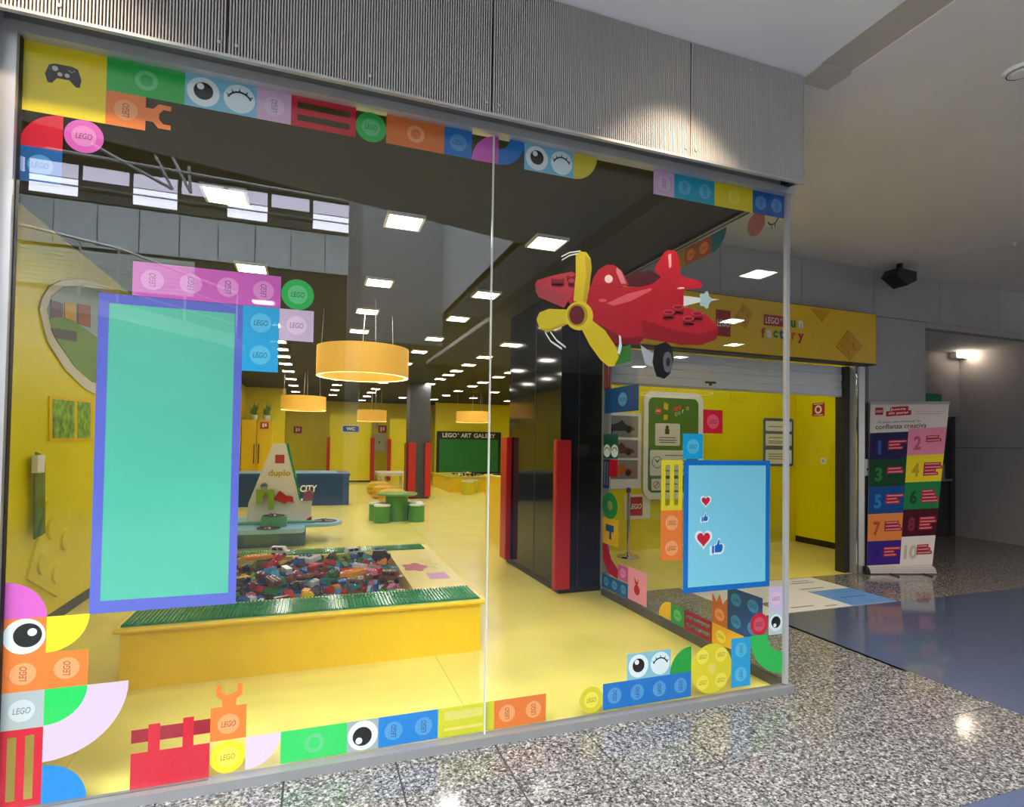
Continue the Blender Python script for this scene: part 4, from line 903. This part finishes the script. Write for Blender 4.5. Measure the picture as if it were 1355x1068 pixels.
tl_('pink_motif', [[(.95+.11*math.cos(t_)*(1+.15*math.cos(5*t_)), 2.55+.17*math.sin(t_)*(1+.15*math.cos(5*t_))) for t_ in [2*math.pi*i/40 for i in range(40)]]], '#b02a50')
tl_('lilac_label', [R(1.0, 2.02, 1.18, 2.26)], '#d89ac0')
tl_('outline_ring', [ARC(1.09, 2.45, .05, .056, 0, 180), ARC(1.09, 2.45, .05, .056, 180, 360), ARC(1.12, 2.62, .05, .056, 0, 180), ARC(1.12, 2.62, .05, .056, 180, 360), ARC(1.1, 2.79, .05, .056, 0, 180), ARC(1.1, 2.79, .05, .056, 180, 360)], '#b8a858')
# toy pieces
TC = [('red', '#b8141c'), ('dark red', '#7c1020'), ('blue', '#1560a8'), ('light blue', '#4aa0c8'), ('navy', '#1c2c5c'), ('yellow', '#e8c41c'), ('orange', '#ea8a1c'), ('green', '#1f7a34'), ('lime', '#8aa82a'), ('white', '#e8e8e4'), ('brown', '#7a4a30'), ('pink', '#d87a90'), ('grey', '#8a8c90'), ('black', '#1c1c20'), ('teal', '#1f8a98')]
TM = {n: mat('toy_'+n.replace(' ', '_'), c, .25, spec=.5) for n, c in TC}
def brick_mesh(nx, ny, s, h):
    m = B(-nx*s/2, nx*s/2, -ny*s/2, ny*s/2, 0, h)
    for i in range(nx):
        for j in range(ny): m.cyl(((i-nx/2+.5)*s, (j-ny/2+.5)*s, h), s*.3, s*.22, 8)
    return m
def wedge_mesh(): return MB().prism([(-.05, 0), (.05, 0), (.05, .05), (.01, .05)], lambda u, v, n: (u, n, v), -.03, .03).cyl((.03, 0, .05), .012, .01, 8)
def arch_mesh(): return MB().prism([(-.06, 0), (-.035, 0)] + [(.035*math.cos(math.pi-math.pi*i/8), .035*math.sin(math.pi*i/8)) for i in range(1, 8)] + [(.035, 0), (.06, 0), (.06, .05), (-.06, .05)], lambda u, v, n: (u, n, v), -.025, .025)
def cyl_mesh(): return MB().cyl((0, 0, 0), .035, .05, 14).cyl((0, 0, .05), .018, .012, 10)
def frame_mesh():
    m = MB()
    for a in (B(-.06, -.045, -.012, .012, 0, .1), B(.045, .06, -.012, .012, 0, .1), B(-.045, .045, -.012, .012, 0, .015), B(-.045, .045, -.012, .012, .085, .1)): m.add(a.v, a.f)
    return m
KINDS_ = [('toy_brick', 'two-by-two toy brick', brick_mesh(2, 2, .032, .038)), ('toy_brick', 'two-by-four toy brick', brick_mesh(4, 2, .032, .038)), ('toy_plate', 'flat two-by-four toy plate', brick_mesh(4, 2, .032, .016)), ('toy_slope', 'slope toy brick', wedge_mesh()), ('toy_arch', 'arch toy brick', arch_mesh()), ('toy_round_brick', 'round toy brick', cyl_mesh()), ('toy_window_frame', 'open toy window frame', frame_mesh())]
KM = {}
def toy(kind, colour, x, y, z, rot, scale=1.0, label=None):
    nm, desc, mb = KINDS_[kind]
    k = (kind, colour)
    if k not in KM:
        me = bpy.data.meshes.new(nm); me.from_pydata(mb.v, [], mb.f); me.update(); me.materials.append(TM[colour]); KM[k] = me
    o = bpy.data.objects.new(nm, KM[k]); COL.objects.link(o)
    o.location = (x, y, z); o.rotation_euler = rot; o.scale = (scale,)*3
    tag(o, label or '%s %s in the heap of the play table bin' % (colour, desc), 'toy brick', 'toy pieces heaped in the play table bin', 'thing')
    return o
wts = [20, 14, 16, 7, 10, 6, 3, 6, 5, 9, 10, 5, 5, 9, 6]
rnd = random.Random(11)
# the bed: flat pieces packed in layers on the bin floor, too deep to count
HX0 = -.68                                   # right of this line the top pieces are single things
BEDZ = .14+4*.042
PLACED = []                                  # (centre, axes, half sizes, radius) of every piece already lying
def obb(mn, mx, rot, scale, x, y, z=0.0):
    Rm = Euler(rot).to_matrix(); h = [(mx[i]-mn[i])/2*scale for i in range(3)]
    c = Rm @ Vector([(mx[i]+mn[i])/2*scale for i in range(3)]) + Vector((x, y, z))
    ax = [Rm.col[i].normalized() for i in range(3)]
    ext = [sum(h[k]*abs(ax[k][i]) for k in range(3)) for i in range(3)]
    return c, ax, h, ext
def lift(A, Bq):
    """smallest upward shift t that lets box A rest on or above box Bq; None if it passes beside it"""
    c, ax, h, _ = A; c2, ax2, h2, _2 = Bq
    d = c-c2; lo, hi = -9.0, 9.0
    axes = ax+ax2+[u.cross(v) for u in ax for v in ax2]
    for n in axes:
        if n.length_squared < 1e-6: continue
        r = sum(h[k]*abs(n.dot(ax[k])) for k in range(3))+sum(h2[k]*abs(n.dot(ax2[k])) for k in range(3))
        p, q = n.dot(d), n.z
        if abs(q) < 1e-6:
            if abs(p) >= r: return None
            continue
        t0, t1 = (-r-p)/q, (r-p)/q
        if t0 > t1: t0, t1 = t1, t0
        lo, hi = max(lo, t0), min(hi, t1)
        if lo >= hi: return None
    return hi
def drop(mn, mx, rot, scale, x, y, x0=None, x1=None):
    """where a piece let fall at x, y comes to rest inside the bin; returns x, y, z and its box"""
    c, ax, h, e = obb(mn, mx, rot, scale, x, y)
    x0 = HX0 if x0 is None else x0; x1 = BX1 if x1 is None else x1
    x += max(0, x0+.004+e[0]-c.x)+min(0, x1-.004-e[0]-c.x); y += max(0, BY0+.004+e[1]-c.y)+min(0, BY1-.004-e[1]-c.y)
    A = obb(mn, mx, rot, scale, x, y)
    t = BEDZ-(A[0].z-A[3][2])
    for Bq in PLACED:
        if abs(Bq[0].x-A[0].x) > A[3][0]+Bq[3][0] or abs(Bq[0].y-A[0].y) > A[3][1]+Bq[3][1]: continue
        q = lift(A, Bq)
        if q is not None and q > t: t = q
    t += .0003
    return x, y, t, (A[0]+Vector((0, 0, t)), A[1], A[2], A[3])
def settle(mn, mx, rz, x, y):
    best = None
    for t_ in range(40):
        r_ = rz+rnd.uniform(-.35, .35)
        q = drop(mn, mx, (0, 0, r_), 1, x+rnd.uniform(-.05, .05), y+rnd.uniform(-.05, .05)) + (r_,)
        if best is None or q[2] < best[2]: best = q
    PLACED.append(best[3]); return Vector(best[:3]), best[4]
m = MB(); mi = []
def bed_box(P, k):
    m.add(P, [(0, 3, 2, 1), (4, 5, 6, 7), (0, 1, 5, 4), (1, 2, 6, 5), (2, 3, 7, 6), (3, 0, 4, 7)]); mi.extend([k]*6)
CORN = ((-1, -1, -1), (1, -1, -1), (1, 1, -1), (-1, 1, -1), (-1, -1, 1), (1, -1, 1), (1, 1, 1), (-1, 1, 1))
NXB, NYB = 15, 19
for lay in range(4):
    for i in range(NXB):
        for j in range(NYB):
            x = BX0+.004+(i+.5)*(BX1-BX0-.008)/NXB; y = BY0+.004+(j+.5)*(BY1-BY0-.008)/NYB
            a = rnd.uniform(-.12, .12); c_, s_ = math.cos(a), math.sin(a); z = .14+.042*lay
            bed_box([(x+c_*u*.05-s_*v*.032, y+s_*u*.05+c_*v*.032, z+.021+w_*.0206) for u, v, w_ in CORN], rnd.randrange(7))
for k in range(70):                           # top pieces behind the tall poster
    best = None
    for t_ in range(5):
        r_ = (rnd.uniform(-.4, .4), rnd.uniform(-.4, .4), rnd.uniform(0, 6.28))
        q = drop((-.05, -.032, 0), (.05, .032, .036), r_, 1.0, rnd.uniform(BX0, HX0), rnd.uniform(BY0, BY1), BX0, HX0)
        if best is None or q[3][0].z+q[3][3][2] < best[3][0].z+best[3][3][2]: best = q
    PLACED.append(best[3]); c, ax, h, _e = best[3]
    bed_box([tuple(c+ax[0]*(h[0]*u)+ax[1]*(h[1]*v)+ax[2]*(h[2]*w_)) for u, v, w_ in CORN], rnd.randrange(7))
bo = m.build('buried_toy_pieces', [TM[q] for q in ('red', 'blue', 'dark red', 'brown', 'navy', 'yellow', 'grey')], label='toy pieces buried deep in the play table heap', cat='toy pieces', kind='stuff')
for q, p_ in enumerate(bo.data.polygons): p_.material_index = mi[q]
KB = []
for nm_, d_, mb in KINDS_:
    KB.append(tuple(tuple(f_(v[i] for v in mb.v) for i in range(3)) for f_ in (min, max)))
# the countable pieces, let fall one after another so that each comes to rest on the bed or on the ones below
spots = []
for j in range(17):
    y = BY0+.07+.093*j
    for i in range(15):
        x = -.55+.093*i+.03*(j % 2)+rnd.uniform(-.02, .02)
        if x > BX1-.07: continue
        kind = rnd.choices(range(7), [26, 24, 12, 10, 8, 10, 5])[0]
        colr = rnd.choices([c[0] for c in TC], wts)[0]
        spots.append((x, y+rnd.uniform(-.02, .02), kind, colr, rnd.uniform(.95, 1.15)))
rnd.shuffle(spots)
for x, y, kind, colr, sc_ in spots:
    best = None
    for t_ in range(10):
        tilt = .55 if t_ < 6 else .2
        r_ = (rnd.uniform(-tilt, tilt), rnd.uniform(-tilt, tilt), rnd.uniform(0, 6.28))
        q = drop(*KB[kind], r_, sc_, x+rnd.uniform(-.03, .03), y+rnd.uniform(-.03, .03)) + (r_,)
        if best is None or q[3][0].z+q[3][3][2] < best[3][0].z+best[3][3][2]: best = q
    PLACED.append(best[3]); toy(kind, colr, best[0], best[1], best[2], best[4], sc_)
# vehicles and boats lying on the heap
def toy_boat(px, py, rz, label):
    p = at(px, py, 'z', .40); p, rz = settle((-.14, -.06, 0), (.14, .06, .042), rz, p.x, p.y); o = empty('toy_boat', tuple(p), label, 'toy boat', 'toy boats on the play table heap')
    H = [(-.14, 0), (-.1, .045), (0, .06), (.1, .045), (.14, 0), (.1, -.045), (0, -.06), (-.1, -.045)]
    c_, s_ = math.cos(rz), math.sin(rz)
    fn = lambda u, v, n: (p.x+c_*u-s_*v, p.y+s_*u+c_*v, p.z+n)
    MB().prism(H, fn, 0, .03).build('hull', TM['orange'], o)
    MB().prism([(a*.8, b*.75) for a, b in H], fn, .03, .036).build('deck', mat('toy_amber', '#f0a83c', .3), o)
    for k in range(-3, 4): MB().prism(R(k*.03-.005, -.03, k*.03+.005, .03), fn, .036, .042).build('rib', TM['orange'], o)
toy_boat(348, 752, .25, 'orange ribbed toy boat on the heap near the tall poster')
toy_boat(475, 774, .5, 'orange toy boat on the heap against the green front border')
def toy_car(px, py, rz, colr, label, z=.395):
    p = at(px, py, 'z', z); p, rz = settle((-.09, -.05, 0), (.09, .05, .1), rz, p.x, p.y); o = empty('toy_car', tuple(p), label, 'toy car', 'toy cars on the play table heap')
    c_, s_ = math.cos(rz), math.sin(rz)
    fn = lambda u, v, n: (p.x+c_*u-s_*n, p.y+s_*u+c_*n, p.z+v)
    MB().prism([(-.09, .02), (.09, .02), (.09, .055), (.06, .06), (.04, .1), (-.08, .1), (-.09, .06)], fn, -.04, .04).build('body', TM[colr], o)
    MB().prism([(-.07, .066), (-.02, .066), (-.02, .092), (-.07, .092)], fn, -.042, .042).build('window', TM['black'], o)
    MB().prism([(-.01, .066), (.045, .066), (.03, .092), (-.01, .092)], fn, -.042, .042).build('window', TM['black'], o)
    for a in (-.055, .055):
        for n0 in (-.05, .035): MB().prism(C(a, .022, .022, 14), fn, n0, n0+.015).build('wheel', TM['black'], o)
toy_car(471, 734, .1, 'white', 'white toy van with dark windows on top of the heap'); toy_car(364, 739, -.5, 'white', 'white toy car tipped on the heap by the back border')
toy_car(505, 745, .0, 'black', 'black toy truck near the pale end of the bin'); toy_car(525, 765, -.3, 'brown', 'brown toy wagon in the corner of the bin')

# ================================================================== PLAY TOWER ISLAND
LBT = mat('light_blue_top', '#7fb4d8', .3); TEAL = mat('dark_teal_base', '#1f5a78', .4)
tw = empty('play_tower', (-.6, 6.8, 0), 'white A-shaped play tower on a light blue island table', 'play table')
B(-1.7, -.09, 6.3, 7.5, 0, .24).build('base', TEAL, tw)
B(-.95, -.45, 6.28, 6.31, .05, .2).build('base_window', mat('base_glass_green', '#4a7a70', .2), tw)
def rtop(name, x0, x1, y0, y1, r, z0, z1, mt): return MB().prism(RR(x0, y0, x1, y1, r, 8), plane_z(0), z0, z1).build(name, mt, tw)
rtop('table_top', -1.9, -.1, 6.02, 7.6, .12, .24, .30, LBT)
rtop('table_lobe', -.5, .47, 6.45, 7.15, .33, .26, .305, LBT)
WB = mat('white_board', '#dcd8cf', .5)
bd_ = MB().prism([(-.98, .306), (-.02, .306), (.0, .62), (-.17, .62), (-.2, .66), (-.42, 1.56), (-.62, 1.56), (-.96, .6)], plane_y(6.95), -.35, 0).build('a_board', WB, tw)
MB().prism([(-.2, .66), (-.17, .62), (-.385, 1.56), (-.42, 1.56)], plane_y(6.94), -.34, 0.003).build('green_edge', GRNB, tw)
B(-.2, .0, 6.9, 7.3, .62, .63).build('ledge', WB, tw)
TW = plane_y(6.948)
flat([R(-.58, 1.24, -.44, 1.38)], TW, 0, .003).build('logo_square', MATS['print_b03038'], tw)
text('duplo', TW, -.51, 1.07, .13, .003, width=.34, bold=.03).build('lettering', mat('print_c0a020', '#c0a020', .5), tw)
MB().prism([(-.84, .6), (-.74, .6), (-.74, .72), (-.70, .76), (-.66, .72), (-.66, .5), (-.58, .5), (-.58, .82), (-.84, .82)], plane_y(6.9), -.04, .04).build('lime_arch', TM['lime'], tw)
MB().prism(ARC(-.73, .88, 0, .05, 0, 180) , plane_y(6.9), -.04, .04).box(-.78, -.68, 6.86, 6.94, .82, .9).build('grey_turret', TM['grey'], tw)
MB().prism([(-.6, .66), (-.5, .8), (-.4, .72), (-.3, .7), (-.28, .6), (-.36, .62), (-.42, .58), (-.5, .62)], plane_y(6.93), -.02, .02).build('red_panel', TM['red'], tw)
B(-.72, -.36, 6.3, 6.6, .305, .45).build('green_block', mat('soft_green', '#3f9a6c', .4), tw)
B(-1.2, .05, 6.6, 6.76, .306, .33).build('green_plank', MATS['soft_green'], tw)
for cx, cy, z, r in ((-.55, 6.45, .45, .16), (-.6, 6.16, .30, .17), (.2, 6.8, .305, .19)):
    q = MB().lathe((cx, cy, z), [(r, .003), (r*.97, .012), (r*.9, .004), (0, .004)], 28).build('bowl', BLACK, tw, smooth=True)
    for k in range(7): B(cx-.06+.03*(k % 3), cx-.03+.03*(k % 3), cy-.05+.035*(k//3), cy-.02+.035*(k//3), z+.004, z+.03+.01*(k % 2)).build('brick', TM[['grey', 'brown', 'white', 'dark red'][k % 4]], q)
MB().prism([(-.1, .306), (.0, .306), (.0, .38), (-.06, .35)], plane_y(6.85), -.03, .03).build('red_slope', TM['red'], tw)
MB().prism([(-.15, .63), (.0, .63), (.02, .74), (-.04, .8), (-.13, .76)], plane_y(6.95), -.06, .06).build('pink_house', mat('toy_mauve', '#8a4a60', .4), tw)
# ================================================================== NAVY PLAY ISLAND
cb = empty('play_island', (-.5, 12.5, 0), 'navy play island with light blue rim behind the white tower', 'play table')
B(-2.0, .88, 12.0, 13.3, 0, .74).build('body', mat('navy_laminate', '#143c74', .3), cb)
B(-2.03, .9, 11.97, 13.33, .74, .8).build('rim', mat('navy_rim', '#1c4684', .35), cb); B(-1.97, .6, 12.03, 13.27, .8, .815).build('top', LBT, cb)
text('CITY', plane_y(11.995), -.09, .43, .17, .003, width=.40, bold=.03, shear=.1).build('lettering', MATS['print_f4f4ee'], cb)
# ================================================================== GREEN TABLE AND STOOLS
GT_ = mat('table_green', '#3f8a24', .35)
gt_ = empty('round_table', (1.65, 8.85, 0), 'round green table among four green stools', 'table')
MB().lathe((1.65, 8.85, 0), [(0, .53), (.40, .53), (.42, .545), (.42, .56), (.41, .57), (0, .57)], 40).build('table_top', mat('table_top_green', '#6a9a44', .3), gt_, smooth=True)
MB().cyl((1.65, 8.85, 0), .23, .53, 32).build('pedestal', GT_, gt_, smooth=True)
s0 = None
for x, y in ((1.33, 8.6), (1.27, 9.0), (2.02, 8.6), (2.05, 9.02)):
    if s0 is None:
        s0 = empty('stool', (x, y, 0), 'green cylinder stool with white seat by the round green table', 'stool', 'stools around the round green table')
        MB().cyl((x, y, 0), .165, .33, 28).build('body', GT_, s0, smooth=True)
        MB().lathe((x, y, .33), [(.165, 0), (.165, .025), (.15, .035), (0, .035)], 28).build('seat', mat('seat_white', '#d8d8d2', .4), s0, smooth=True)
    else: clone(s0).location = (x, y, 0)
# ================================================================== COLUMN
co = struct('column', B(2.6, 3.2, 13.3, 13.9, 0, 3.34), mat('charcoal_column', '#3b3c42', .5))
for lb, a in (('red guard on the charcoal column corner by the yellow seats', (2.575, 2.78, 13.2, 13.295)), ('red guard on the charcoal column corner by the gallery wall', (3.05, 3.225, 13.2, 13.295))): guard(lb, *a, 1.62)
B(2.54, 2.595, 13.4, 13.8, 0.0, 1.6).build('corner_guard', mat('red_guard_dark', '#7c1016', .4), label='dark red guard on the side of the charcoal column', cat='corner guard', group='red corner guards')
# ================================================================== BACK OF THE SHOP
wc = struct('wall_partition_wc', B(.6, 2.2, 20.5, 20.65, .06, 2.72), YEL); B(.6, 2.2, 20.51, 20.64, 0, .06).build('plinth', BLACK, wc)
guard('red guard left of the WC partition', .5, .62, 20.38, 20.5, 1.8); guard('red guard right of the WC partition', 2.18, 2.34, 20.38, 20.5, 1.8)
struct('wall_partition_small', B(2.95, 3.75, 20.5, 20.65, 0, 2.6), YEL); guard('red guard on the small yellow partition', 2.86, 3.0, 20.38, 20.5, 1.75)
ws = flat([RR(1.05, 1.98, 1.75, 2.3, .08)], plane_y(20.499), 0, .02).build('wc_sign', WHITE, label='blue WC speech bubble sign on the yellow partition', cat='sign')
flat([[(1.12, 2.0), (1.2, 1.98), (1.1, 1.86)]], plane_y(20.499), 0, .02).build('bubble_tail', WHITE, ws)
flat([RR(1.09, 2.02, 1.71, 2.26, .06)], plane_y(20.478), 0, .004).build('blue_field', mat('print_1d4686', '#1d4686', .5), ws)
text('WC', plane_y(20.478), 1.4, 2.14, .14, .006, width=.34, bold=.04).build('lettering', MATS['print_f4f4ee'], ws)
rb = empty('service_cabinet', (2.75, 22.1, 1.0), 'grey service cabinet on the yellow back wall right of the WC partition', 'cabinet')
B(2.45, 2.98, 22.08, 22.195, 1.2, 2.0).build('body', mat('cabinet_beige', '#cfc8a8', .5), rb); B(2.68, 2.74, 22.07, 22.08, 1.6, 1.66).build('lock', BLACK, rb)
B(3.15, 3.4, 22.08, 22.195, 2.2, 2.6).build('alarm_box', mat('beige_box', '#c8c2a0', .5), label='small beige alarm box above the service cabinet', cat='box')
MB().cyl((2.5, 22.1, 2.25), .1, .4, 16).build('sanitiser_dispenser', MATS['beige_box'], label='pale dispenser on the back wall by the service cabinet', cat='dispenser', smooth=True)
fx = empty('fire_extinguisher', (3.15, 22.0, .7), 'red fire extinguisher on the back wall beside the small partition', 'fire extinguisher')
MB().lathe((3.15, 22.112, .65), [(0, 0), (.08, 0), (.085, .03), (.085, .4), (.05, .48), (.03, .5)], 18).build('cylinder', mat('extinguisher_red', '#9c2418', .4), fx, smooth=True); MB().box(3.1, 3.22, 22.09, 22.13, 1.15, 1.2).build('valve', BLACK, fx)
def redsign(px, py, y, label, w_=.18):
    q = at(px, py, 'y', y); o = flat([R(q.x-w_, q.z-w_*.9, q.x+w_, q.z+w_*.9)], plane_y(y), 0, .01).build('fire_sign', mat('sign_red', '#b02818', .5), label=label, cat='sign', group='red safety signs in the shop')
    flat([R(q.x-w_*.5, q.z-w_*.5, q.x-w_*.1, q.z+w_*.5), R(q.x+w_*.1, q.z-w_*.3, q.x+w_*.5, q.z+w_*.5)], plane_y(y), .011, .002).build('pictogram', MATS['print_f4f4ee'], o)
redsign(506, 568, 22.19, 'red extinguisher sign above the service cabinet'); redsign(394, 569, 22.19, 'red alarm sign on the back wall above the navy island', .16); redsign(350, 563, 15.995, 'red extinguisher sign high on the aisle side yellow cabinet door', .12)
# gallery wall
gw = struct('wall_gallery', B(4.85, 8.6, 20.5, 20.65, 0, 3.34), YEL)
ga = empty('gallery_board', (6.3, 20.45, .28), 'black gallery board with a green building field', 'display board')
B(4.9, 7.75, 20.44, 20.498, .28, 2.13).build('frame', BLACK, ga); B(5.02, 7.62, 20.425, 20.44, .4, 1.8).build('green_field', mat('gallery_green', '#0b7a3a', .3), ga)
for tx_, cu, cv, h_, w_ in (('LEGO', 5.45, 1.965, .19, .62), ('\u00ae', 5.83, 2.02, .07, .07), ('ART', 6.17, 1.965, .19, .46), ('GALERY', 7.0, 1.965, .19, .98)): text(tx_, plane_y(20.438), cu, cv, h_, .003, width=w_, bold=.025).build('lettering', MATS['print_f4f4ee'], ga)
relief_brick('relief_brick', pxs([(583, 565), (592, 556), (600, 563), (592, 571)], 'y', 20.5, 0, 2), plane_y(20.5), YEL, gw)
# benches and seats in the rear
bn2 = empty('building_bench', (5.0, 16.0, 0), 'yellow building bench with dark loose bricks before the gallery board', 'bench')
B(4.3, 5.75, 15.2, 18.2, 0, .46).build('body', YBOX, bn2); B(4.25, 5.8, 15.15, 18.25, .46, .5).build('top', mat('bench_top', '#c8c040', .35), bn2)
for k in range(26):
    x = 4.7+.038*k*1.0; y = 15.6+1.8*((k*7) % 11)/11
    B(x, x+.06, y, y+.05, .5, .53+.03*(k % 3)).build('brick', TM[['navy', 'black', 'white', 'dark red', 'grey'][k % 5]], bn2)
s1 = None
for x, y in ((4.62, 14.3), (4.95, 14.9)):
    if s1 is None:
        s1 = empty('yellow_stool', (x, y, 0), 'yellow cylinder stool with white seat by the building bench', 'stool', 'stools by the building bench')
        MB().cyl((x, y, 0), .19, .4, 24).build('body', mat('stool_lime_yellow', '#d0c024', .4), s1, smooth=True); MB().cyl((x, y, .4), .185, .035, 24).build('seat', MATS['seat_white'], s1, smooth=True)
    else: clone(s1).location = (x, y, 0)
b0_ = None
for x, y in ((2.02, 12.3), (1.98, 13.7), (1.98, 15.2)):
    if b0_ is None:
        b0_ = empty('pouffe', (x, y, 0), 'yellow domed seat in the row beside the white table', 'pouffe', 'yellow domed seats')
        MB().lathe((x, y, 0), [(.0, 0), (.3, 0), (.36, .05), (.37, .2), (.33, .32), (.2, .37), (0, .38)], 28).build('cushion', mat('bun_yellow', '#e8b820', .45), b0_, smooth=True); MB().lathe((x, y, 0), [(.371, .14), (.375, .17), (.371, .2)], 28).build('seam', mat('bun_seam', '#c89c18', .5), b0_, smooth=True)
    else: clone(b0_).location = (x, y, 0)
wt = empty('white_table', (2.55, 16.6, 0), 'white moulded table behind the yellow domed seats', 'table')
MB().prism(RR(2.05, 15.9, 3.1, 17.4, .15), plane_z(0), .5, .6).build('table_top', mat('cream_plastic', '#e2dcc4', .4), wt)
for x in (2.15, 2.9):
    for y in (16.0, 17.2): B(x, x+.1, y, y+.1, 0, .5).build('leg', MATS['cream_plastic'], wt)
ct = empty('yellow_counter', (3.2, 5.8, 0), 'yellow counter with open brick trays behind the black pillar', 'counter')
B(2.8, 3.6, 5.35, 6.3, 0, 1.05).build('body', YBOX, ct); B(2.77, 3.63, 5.32, 6.33, 1.05, 1.09).build('top', mat('counter_top_yellow', '#e8cc3c', .35), ct)
for k in range(2): MB().lathe((2.97, 5.58+.45*k, 1.09), [(.14, 0), (.14, .02), (.12, .02), (.11, .004), (0, .004)], 18).build('tray', BLACK, ct)
# tall yellow cabinets and plants at the far left
for k, (x0, x1) in enumerate(((-2.08, -1.66), (-1.65, -1.23))):
    cbn = empty('tall_cabinet', ((x0+x1)/2, 16.5, 0), ('tall yellow cabinet against the left wall under the plants', 'tall yellow cabinet on the aisle side under the plants')[k], 'cabinet', 'tall yellow cabinets')
    B(x0, x1, 16.02, 16.98, 0, 2.25).build('body', YBOX, cbn); dd = B(x0+.01, x1-.01, 16.0, 16.02, .06, 2.24).build('door', YBOX, cbn)
    hx = x1-.06 if k == 0 else x0+.06
    B(hx-.012, hx+.012, 15.97, 16.0, .9, 1.5).build('handle', BLACK, dd)
struct('wall_cabinet_back', B(-2.1, -.9, 17.0, 17.1, 0, 3.34), YEL)
LEAF = mat('leaf_green', '#6a8a2a', .5)
for k, (x, y) in enumerate(((-1.78, 16.4), (-1.42, 16.5))):
    pl_ = empty('potted_plant', (x, y, 2.25), ('leafy plant on the wall side yellow cabinet', 'leafy plant on the aisle side yellow cabinet')[k], 'plant')
    MB().cyl((x, y, 2.25), .1, .16, 16, .12).build('pot', TM['white'], pl_, smooth=True)
    for q in range(14):
        a = q*2.4; l_ = .16+.02*(q % 5); t_ = .4+.1*(q % 5)
        d = Vector((math.cos(a)*math.cos(t_), math.sin(a)*math.cos(t_), math.sin(t_))); s_ = Vector((-math.sin(a), math.cos(a), 0))
        p0 = Vector((x, y, 2.4)); d.z += .8*(q % 3); p1 = p0+d*l_*.5; p2 = p0+d*l_+Vector((0, 0, -.03))
        MB().add([p0, p1+s_*.05, p2, p1-s_*.05], [(0, 1, 2), (0, 2, 3)]).build('leaf', LEAF, pl_)
# ================================================================== LEFT WALL PICTURES
WX = plane_x(-2.1, 1)
def wl_px(pts): return pxs(pts, 'x', -2.098, 1, 2)
def h5(pts): return [(a/3.76, 250+b/3.76) for a, b in pts]
hs = flat([wl_px(h5([(190, 600), (205, 540), (240, 485), (300, 455), (400, 448), (490, 470), (560, 520), (590, 600), (585, 900), (560, 1040), (500, 1040), (420, 995), (320, 900), (230, 760)]))], WX, .001, .012).build('wall_sticker', mat('print_d8d4c8', '#d8d4c8', .5), label='heart-shaped wall sticker with a white edge on the yellow left wall', cat='sticker')
flat([wl_px(h5([(225, 600), (250, 530), (310, 485), (400, 478), (490, 505), (550, 560), (560, 900), (530, 980), (450, 960), (360, 880), (270, 750)]))], WX, .0135, .002).build('sky_field', mat('print_9fb8c8', '#9fb8c8', .5), hs)
flat([wl_px(h5([(232, 640), (330, 640), (480, 740), (555, 860), (530, 980), (450, 960), (360, 880), (270, 750)]))], WX, .016, .002).build('green_field', mat('print_6f9a50', '#6f9a50', .5), hs)
flat([wl_px(h5([(240, 550), (300, 570), (300, 640), (240, 640)]))], WX, .0185, .002).build('house', mat('print_6a4a6c', '#6a4a6c', .5), hs); flat([wl_px(h5([(310, 560), (365, 570), (365, 660), (310, 640)]))], WX, .0185, .002).build('house', mat('print_d8a840', '#d8a840', .5), hs); flat([wl_px(h5([(375, 570), (440, 580), (440, 690), (375, 670)]))], WX, .0185, .002).build('house', mat('print_a05848', '#a05848', .5), hs)
flat([wl_px(h5([(240, 690), (370, 710), (370, 760), (262, 740)]))], WX, .0185, .002).build('road', mat('print_4a4650', '#4a4650', .5), hs)
relief_brick('relief_brick', wl_px([(215/3.557, 560+365/3.557), (352/3.557, 560+492/3.557), (262/3.557, 560+818/3.557), (118/3.557, 560+735/3.557)]), WX, YEL, wl, .02)
wn = flat([wl_px([(64, 524), (122, 528), (122, 584), (64, 584)])], WX, .0, .01).build('foliage_picture', YBOX, label='faintly glowing picture for a window onto green leaves on the yellow left wall', cat='picture')
FOL = mat('foliage_glow_print', '#6f9a2c', .5, var=.8, vscale=14, emit=.12)  # slight glow put into the print for daylight behind the leaves
flat([wl_px([(68, 528), (97, 531), (97, 580), (68, 580)])], WX, .011, .002).build('pane', FOL, wn); flat([wl_px([(101, 531), (118, 533), (118, 580), (101, 580)])], WX, .011, .002).build('pane', FOL, wn)
gf = empty('glass_fin', tuple(at(43, 705, 'x', -1.95)), 'green glass fin with a white switch box by the left wall', 'glass panel')
q = wl_px([(38, 598), (43, 600), (50, 610), (50, 706), (36, 714), (36, 640)])
flat([q], plane_x(-2.1, 1), .04, .012).build('pane', mat('green_glass', '#2f7a4c', .1, alpha=.55), gf)
c_ = at(50, 614, 'x', -2.04); B(-2.06, -2.02, c_.y-.05, c_.y+.07, c_.z-.07, c_.z+.07).build('switch_box', WHITE, gf)
